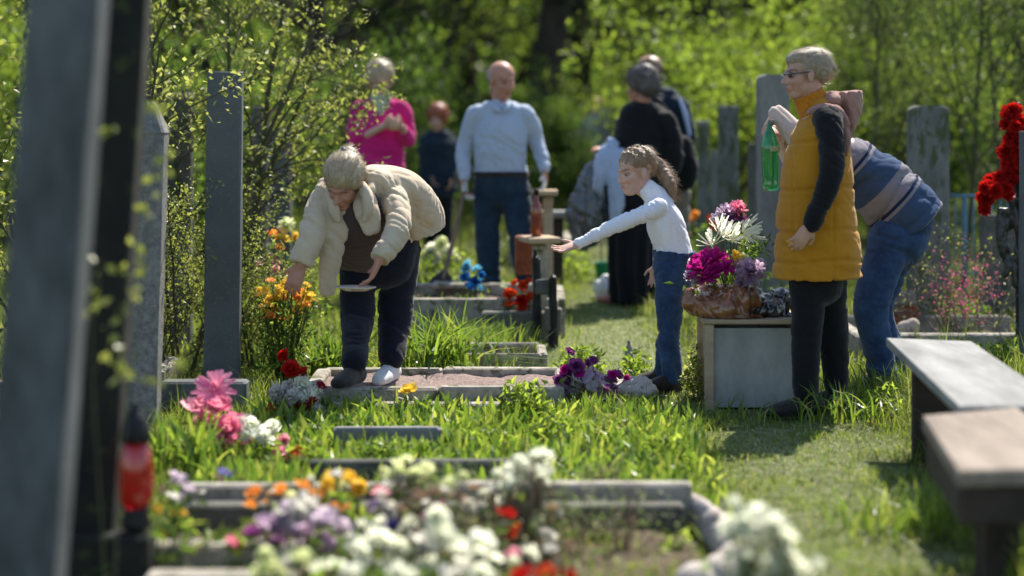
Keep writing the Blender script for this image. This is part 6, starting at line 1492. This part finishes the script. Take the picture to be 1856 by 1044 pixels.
cloth('top', [tube([f.J(690, 176, -.02), f.J(690, 190, -.07), f.J(690, 207, -.128)], [(.085, .06), (.068, .04), (.012, .012)], X1, 16, 'round', 4)], .006, M['green_top'], f.t, .002, 12, (1, 0, 0), 3, 2)
cloth('trousers', [tube([f.J(687, 300), f.J(687, 335)], [(.175, .13), (.175, .13)], X1, 20), tube(l1, [.11, .085, .07], None, 16, 'round', 3), tube(l2, [.11, .085, .07], None, 16, 'round', 3)], .011, M['navy'], f.t, .008, 9, (.2, 0, 1), 5, 3)
shoe(f, l1[2], (0, -1), .25, M['shoe_dark']); shoe(f, l2[2], (.2, -1), .25, M['shoe_dark'])
make_hair(h, f.t, M['hair_blond'], [((0, -.12, .72), (.40, .46, .40)), ((0, -.32, .50), (.36, .28, .36)), ((.28, -.08, .50), (.11, .20, .28)), ((-.28, -.08, .50), (.11, .20, .28))] + curls(h, 50, 5, .09), .008, 1000, .05, 9, lift=.006, vox=.007, fz=1.2)
c = f.J(714, 226, -.27); V, Fs = lathe(c, [(.026, -.04), (.03, -.038), (.036, .04), (.034, .041), (.028, -.02)], 16)
o = add('cup', V, Fs, pmat('cup_glaze', (.60, .36, .22), (.5, .28, .16), 6, .3, 0), loc=c, smooth=True); props(o, 'small brownish cup held by the woman in the pink sweater', 'cup')

# ---------------------------------------------------------------- 7 red haired person
f = Fig('red haired person in a dark jacket standing far behind, right of the pink sweater', 793, 19)
nk = f.J(794, 240); h = f.head(792, 216, -.03, (-.25, -.93, -.15), (0, -.1, 1), .235, nk)
f.torso([(f.J(794, 340), .16, .12), (f.J(794, 315), .155, .12), (f.J(794, 285), .15, .12), (f.J(794, 262), .155, .12), (f.J(794, 250), .13, .08), (nk, .055, .055)], X1)
a1 = [f.J(771, 255), f.J(768, 292), f.J(780, 318, -.1)]; a2 = [f.J(818, 255), f.J(824, 292), f.J(820, 322, -.1)]
f.arm(a1, [.05, .042, .030], hand(a1[2], (.4, -.3, -1), (1, 0, 0), 1, .16, .5)); f.arm(a2, [.05, .042, .030], hand(a2[2], (-.2, -.3, -1), (-1, 0, 0), -1, .16, .5))
l1 = [f.J(783, 350), f.J(783, 400), f.G(782, 0)]; l2 = [f.J(806, 350), f.J(806, 400), f.G(807, 0)]
f.leg(l1, [.09, .07, .045], (0, -1), .23); f.leg(l2, [.09, .07, .045], (0, -1), .23); f.finish(M['skin'], .010)
cloth('jacket', [f.torso_tube(1.05, .02, 0, 5), tube([a1[0] + (.05, 0, 0), a1[0], a1[1], a1[2]], [.06, .064, .055, .045], None, 14), tube([a2[0] - (.05, 0, 0), a2[0], a2[1], a2[2]], [.06, .064, .055, .045], None, 14)], .012, M['navy_jacket'], f.t, .010, 8, (.2, 0, 1), 1, 3)
cloth('trousers', [tube([f.J(794, 330), f.J(794, 352)], [(.16, .12), (.16, .12)], X1, 16), tube(l1, [.095, .08, .065], None, 14), tube(l2, [.095, .08, .065], None, 14)], .012, M['black_cloth'], f.t, .008, 8, (.2, 0, 1), 2, 3)
make_hair(h, f.t, M['hair_red'], [((0, -.12, .74), (.42, .47, .42)), ((0, -.30, .52), (.38, .30, .38))] + curls(h, 50, 7, .09), .008, 500, .04, 4, vox=.010, lift=.008)

# ---------------------------------------------------------------- 8 man with backpack, seen from behind
f = Fig('person in a dark blue jacket carrying a black backpack, behind the dark haired woman', 1200, 14.9)
nk = f.J(1185, 165); h = f.head(1173, 130, 0, (-.5, .8, -.05), (0, 0, 1), .245, nk)
f.torso([(f.J(1205, 335), .16, .12), (f.J(1207, 310), .16, .12), (f.J(1206, 270), .165, .125), (f.J(1200, 215), .175, .13), (f.J(1192, 185), .15, .09), (nk, .06, .06)], (1, -.3, 0))
a1 = [f.J(1155, 195, .05), f.J(1150, 250, .05), f.J(1150, 300, .05)]; a2 = [f.J(1232, 195, -.08), f.J(1245, 250, -.10), f.J(1240, 300, -.05)]
f.arm(a1, [.06, .05, .035], hand(a1[2], (0, 0, -1), (1, 0, 0), 1, .18, .5)); f.arm(a2, [.06, .05, .035], hand(a2[2], (0, 0, -1), (-1, 0, 0), -1, .18, .5))
l1 = [f.J(1188, 350), f.J(1188, 440), f.G(1188, 0)]; l2 = [f.J(1226, 350), f.J(1228, 440), f.G(1230, 0)]
f.leg(l1, [.10, .08, .05], (-.3, 1), .27); f.leg(l2, [.10, .08, .05], (-.3, 1), .27); f.finish(M['skin_red'], .010)
cloth('jacket', [f.torso_tube(1.04, .02, 0, 5), tube([f.J(1190, 180), nk], [.08, .07], None, 14), tube([a1[0], a1[1], a1[2]], [.075, .065, .05], None, 14), tube([a2[0] - (.05, 0, 0), a2[0], a2[1], a2[2]], [.07, .075, .066, .05], None, 14)], .011, M['navy_jacket'], f.t, .011, 8, (.2, 0, 1), 21, 3)
cloth('shoulder_stripe', [tube([f.J(1232, 180, -.15), f.J(1243, 210, -.17), f.J(1250, 245, -.18)], [.014, .020, .014], None, 10)], .008, M['cloth_blue'], f.t, .003, 8, (0, 0, 1), 2, 2)
cloth('trousers', [tube([f.J(1206, 325), f.J(1206, 355)], [(.165, .125), (.165, .125)], (1, -.3, 0), 16), tube(l1, [.11, .085, .07], None, 14), tube(l2, [.11, .085, .07], None, 14)], .012, fabric('khaki_trousers', (.22, .19, .14)), f.t, .008, 8, (.2, 0, 1), 2, 3)
make_hair(h, f.t, M['hair_brown'], [((0, -.16, .62), (.375, .44, .36))], .006, 500, .025, 4, vox=.010)
bk = thing('backpack', 'black backpack hanging low on the person behind the dark haired woman', 'backpack', f.J(1238, 340, -.3))
cloth('bag', [tube([f.J(1236, 262, -.28), f.J(1240, 300, -.30), f.J(1240, 330, -.28)], [(.085, .07), (.105, .09), (.085, .07)], X1, 18)], .010, M['black_cloth'], bk, .008, 10, (0, 0, 1), 2, 3)
V, Fs = tube([f.J(1195, 185, -.16), f.J(1216, 215, -.2), f.J(1232, 255, -.26)], [(.02, .006), (.02, .006), (.02, .006)], (1, 0, .6), 8); add('strap', V, Fs, M['black_cloth'], bk, smooth=True)

# ---------------------------------------------------------------- 9 dark haired woman from behind
f = Fig('woman with dark curly hair in black top and long black skirt, seen from behind', 1155, 14.1)
nk = f.J(1166, 190); h = f.head(1160, 156, 0, (-.82, .55, -.12), (0, 0, 1), .245, nk)
f.torso([(f.J(1150, 400), .185, .15), (f.J(1152, 365), .18, .145), (f.J(1158, 310), .155, .13), (f.J(1164, 250), .175, .135), (f.J(1166, 210), .155, .09), (nk, .06, .06)], (1, .2, 0))
a1 = [f.J(1134, 222, .02), f.J(1130, 285, .02), f.J(1104, 275, -.05)]; a2 = [f.J(1208, 222, -.05), f.J(1222, 285, -.06), f.J(1205, 330, .02)]
f.arm(a1, [.056, .048, .034], hand(a1[2], (-.8, -.2, .25), (0, .3, -1), 1, .165, .5)); f.arm(a2, [.056, .048, .034], hand(a2[2], (-.4, .2, -1), (-1, 0, 0), -1, .165, .5))
l1 = [f.J(1128, 400), f.J(1126, 480), f.G(1124, 0)]; l2 = [f.J(1168, 400), f.J(1168, 480), f.G(1168, 0)]
f.leg(l1, [.10, .075, .05], (-.8, .4), .24); f.leg(l2, [.10, .075, .05], (-.8, .4), .24); f.finish(M['skin_red'], .009)
cloth('top', [f.torso_tube(1.05, .018, 1, 5), tube([a1[0] + (.05, 0, 0), a1[0], a1[1], a1[2]], [.07, .074, .066, .048], None, 16), tube([a2[0] - (.05, 0, 0), a2[0], a2[1], a2[2]], [.07, .076, .07, .05], None, 16)], .010, M['black_cloth'], f.t, .010, 8, (.2, 0, 1), 31, 3)
def skirt_folds(V, N):
    c = f.J(1148, 450); a = np.arctan2(V[:, 1] - c[1], V[:, 0] - c[0]); k = np.clip((1.0 - V[:, 2]) * 1.2, 0, 1)
    return V + N * (.014 * np.sin(a * 11 + 1.2 * np.sin(V[:, 2] * 5)) * k)[:, None]
cloth('skirt', [tube([f.J(1154, 340), f.J(1150, 395), f.J(1147, 470), f.J(1146, 548)], [(.165, .14), (.19, .165), (.175, .165), (.165, .16)], (1, .2, 0), 28, 'start', 4)], .011, M['black_cloth'], f.t, .008, 6, (1, 0, 0), 3, 3, skirt_folds)
make_hair(h, f.t, M['hair_dark'], [((0, -.14, .70), (.43, .49, .43)), ((0, -.30, .48), (.38, .32, .36)), ] + curls(h, 90, 3), .008, 1400, .03, 4, vox=.007, lift=.010, fz=2)
jb = thing('jacket_bundle', 'light blue jacket draped over the arm of the woman in black', 'jacket', f.J(1105, 400, -.1))
cloth('cloth', [tube([f.J(1112, 258, -.14), f.J(1098, 290, -.16), f.J(1086, 335, -.14), f.J(1090, 350, -.12)], [(.05, .03), (.07, .05), (.05, .04), (.025, .02)], X1, 16), tube([f.J(1125, 275, -.16), f.J(1118, 320, -.18), f.J(1116, 370, -.17), f.J(1112, 398, -.16)], [(.045, .03), (.065, .045), (.055, .04), (.035, .02)], X1, 16)], .009, M['cloth_blue'], jb, .014, 11, (1, 0, .2), 3, 2)
gbag = thing('plastic_bag', 'dark grey shiny rubbish bag hanging beside the woman in black', 'bag', f.J(1060, 440, -.1))
cloth('sack', [tube([f.J(1098, 268, -.06), f.J(1078, 320, -.05), f.J(1066, 380, -.05), f.J(1062, 430, -.05)], [(.03, .03), (.09, .07), (.14, .11), (.10, .09)], (1, 0, .3), 20), ellip(f.J(1048, 385, -.04), (.09, .09, .10))], .011, pmat('grey_plastic_sheet', (.10, .12, .135), (.035, .045, .055), 7, .22, .3, 25, spec=.7, coat=.4), gbag, .028, 12, (1, 0, .5), 3, 2, None, .6)

# ---------------------------------------------------------------- 10 far person
f = Fig('tiny far person with reddish hair in a pale coat left of the far steles', 1080, 26)
nk = f.J(1080, 212); h = f.head(1080, 197, 0, (-.7, -.7, -.1), (0, 0, 1), .22, nk)
f.torso([(f.J(1080, 300), .17, .13), (f.J(1080, 275), .165, .125), (f.J(1080, 250), .16, .12), (f.J(1080, 230), .16, .12), (f.J(1080, 220), .13, .08), (nk, .055, .055)], X1)
l1 = [f.J(1073, 300), f.J(1073, 340), f.G(1072, 0)]; l2 = [f.J(1088, 300), f.J(1088, 340), f.G(1089, 0)]
a1 = [f.J(1064, 226), f.J(1062, 255), f.J(1066, 278, -.1)]; a2 = [f.J(1096, 226), f.J(1098, 255), f.J(1094, 278, -.1)]
f.arm(a1, [.05, .042, .030], hand(a1[2], (0, 0, -1), (1, 0, 0), 1, .16, .5)); f.arm(a2, [.05, .042, .030], hand(a2[2], (0, 0, -1), (-1, 0, 0), -1, .16, .5))
f.leg(l1, [.09, .07, .045], (0, -1), .23); f.leg(l2, [.09, .07, .045], (0, -1), .23); f.finish(M['skin'], .013)
cloth('coat', [f.torso_tube(1.05, .025, 0, 5), tube(a1, [.06, .055, .045], None, 12), tube(a2, [.06, .055, .045], None, 12)], .016, M['grey_coat'], f.t, .010, 8, (.2, 0, 1), 1, 3)
cloth('trousers', [tube([f.J(1080, 285), f.J(1080, 305)], [(.16, .12), (.16, .12)], X1, 14), tube(l1, [.095, .08, .065], None, 12), tube(l2, [.095, .08, .065], None, 12)], .016, M['black_cloth'], f.t, .008, 8, (.2, 0, 1), 2, 3)
make_hair(h, f.t, M['hair_red'], [((0, -.12, .74), (.42, .47, .42)), ((0, -.30, .52), (.38, .30, .38))], .008, 0, vox=.014)
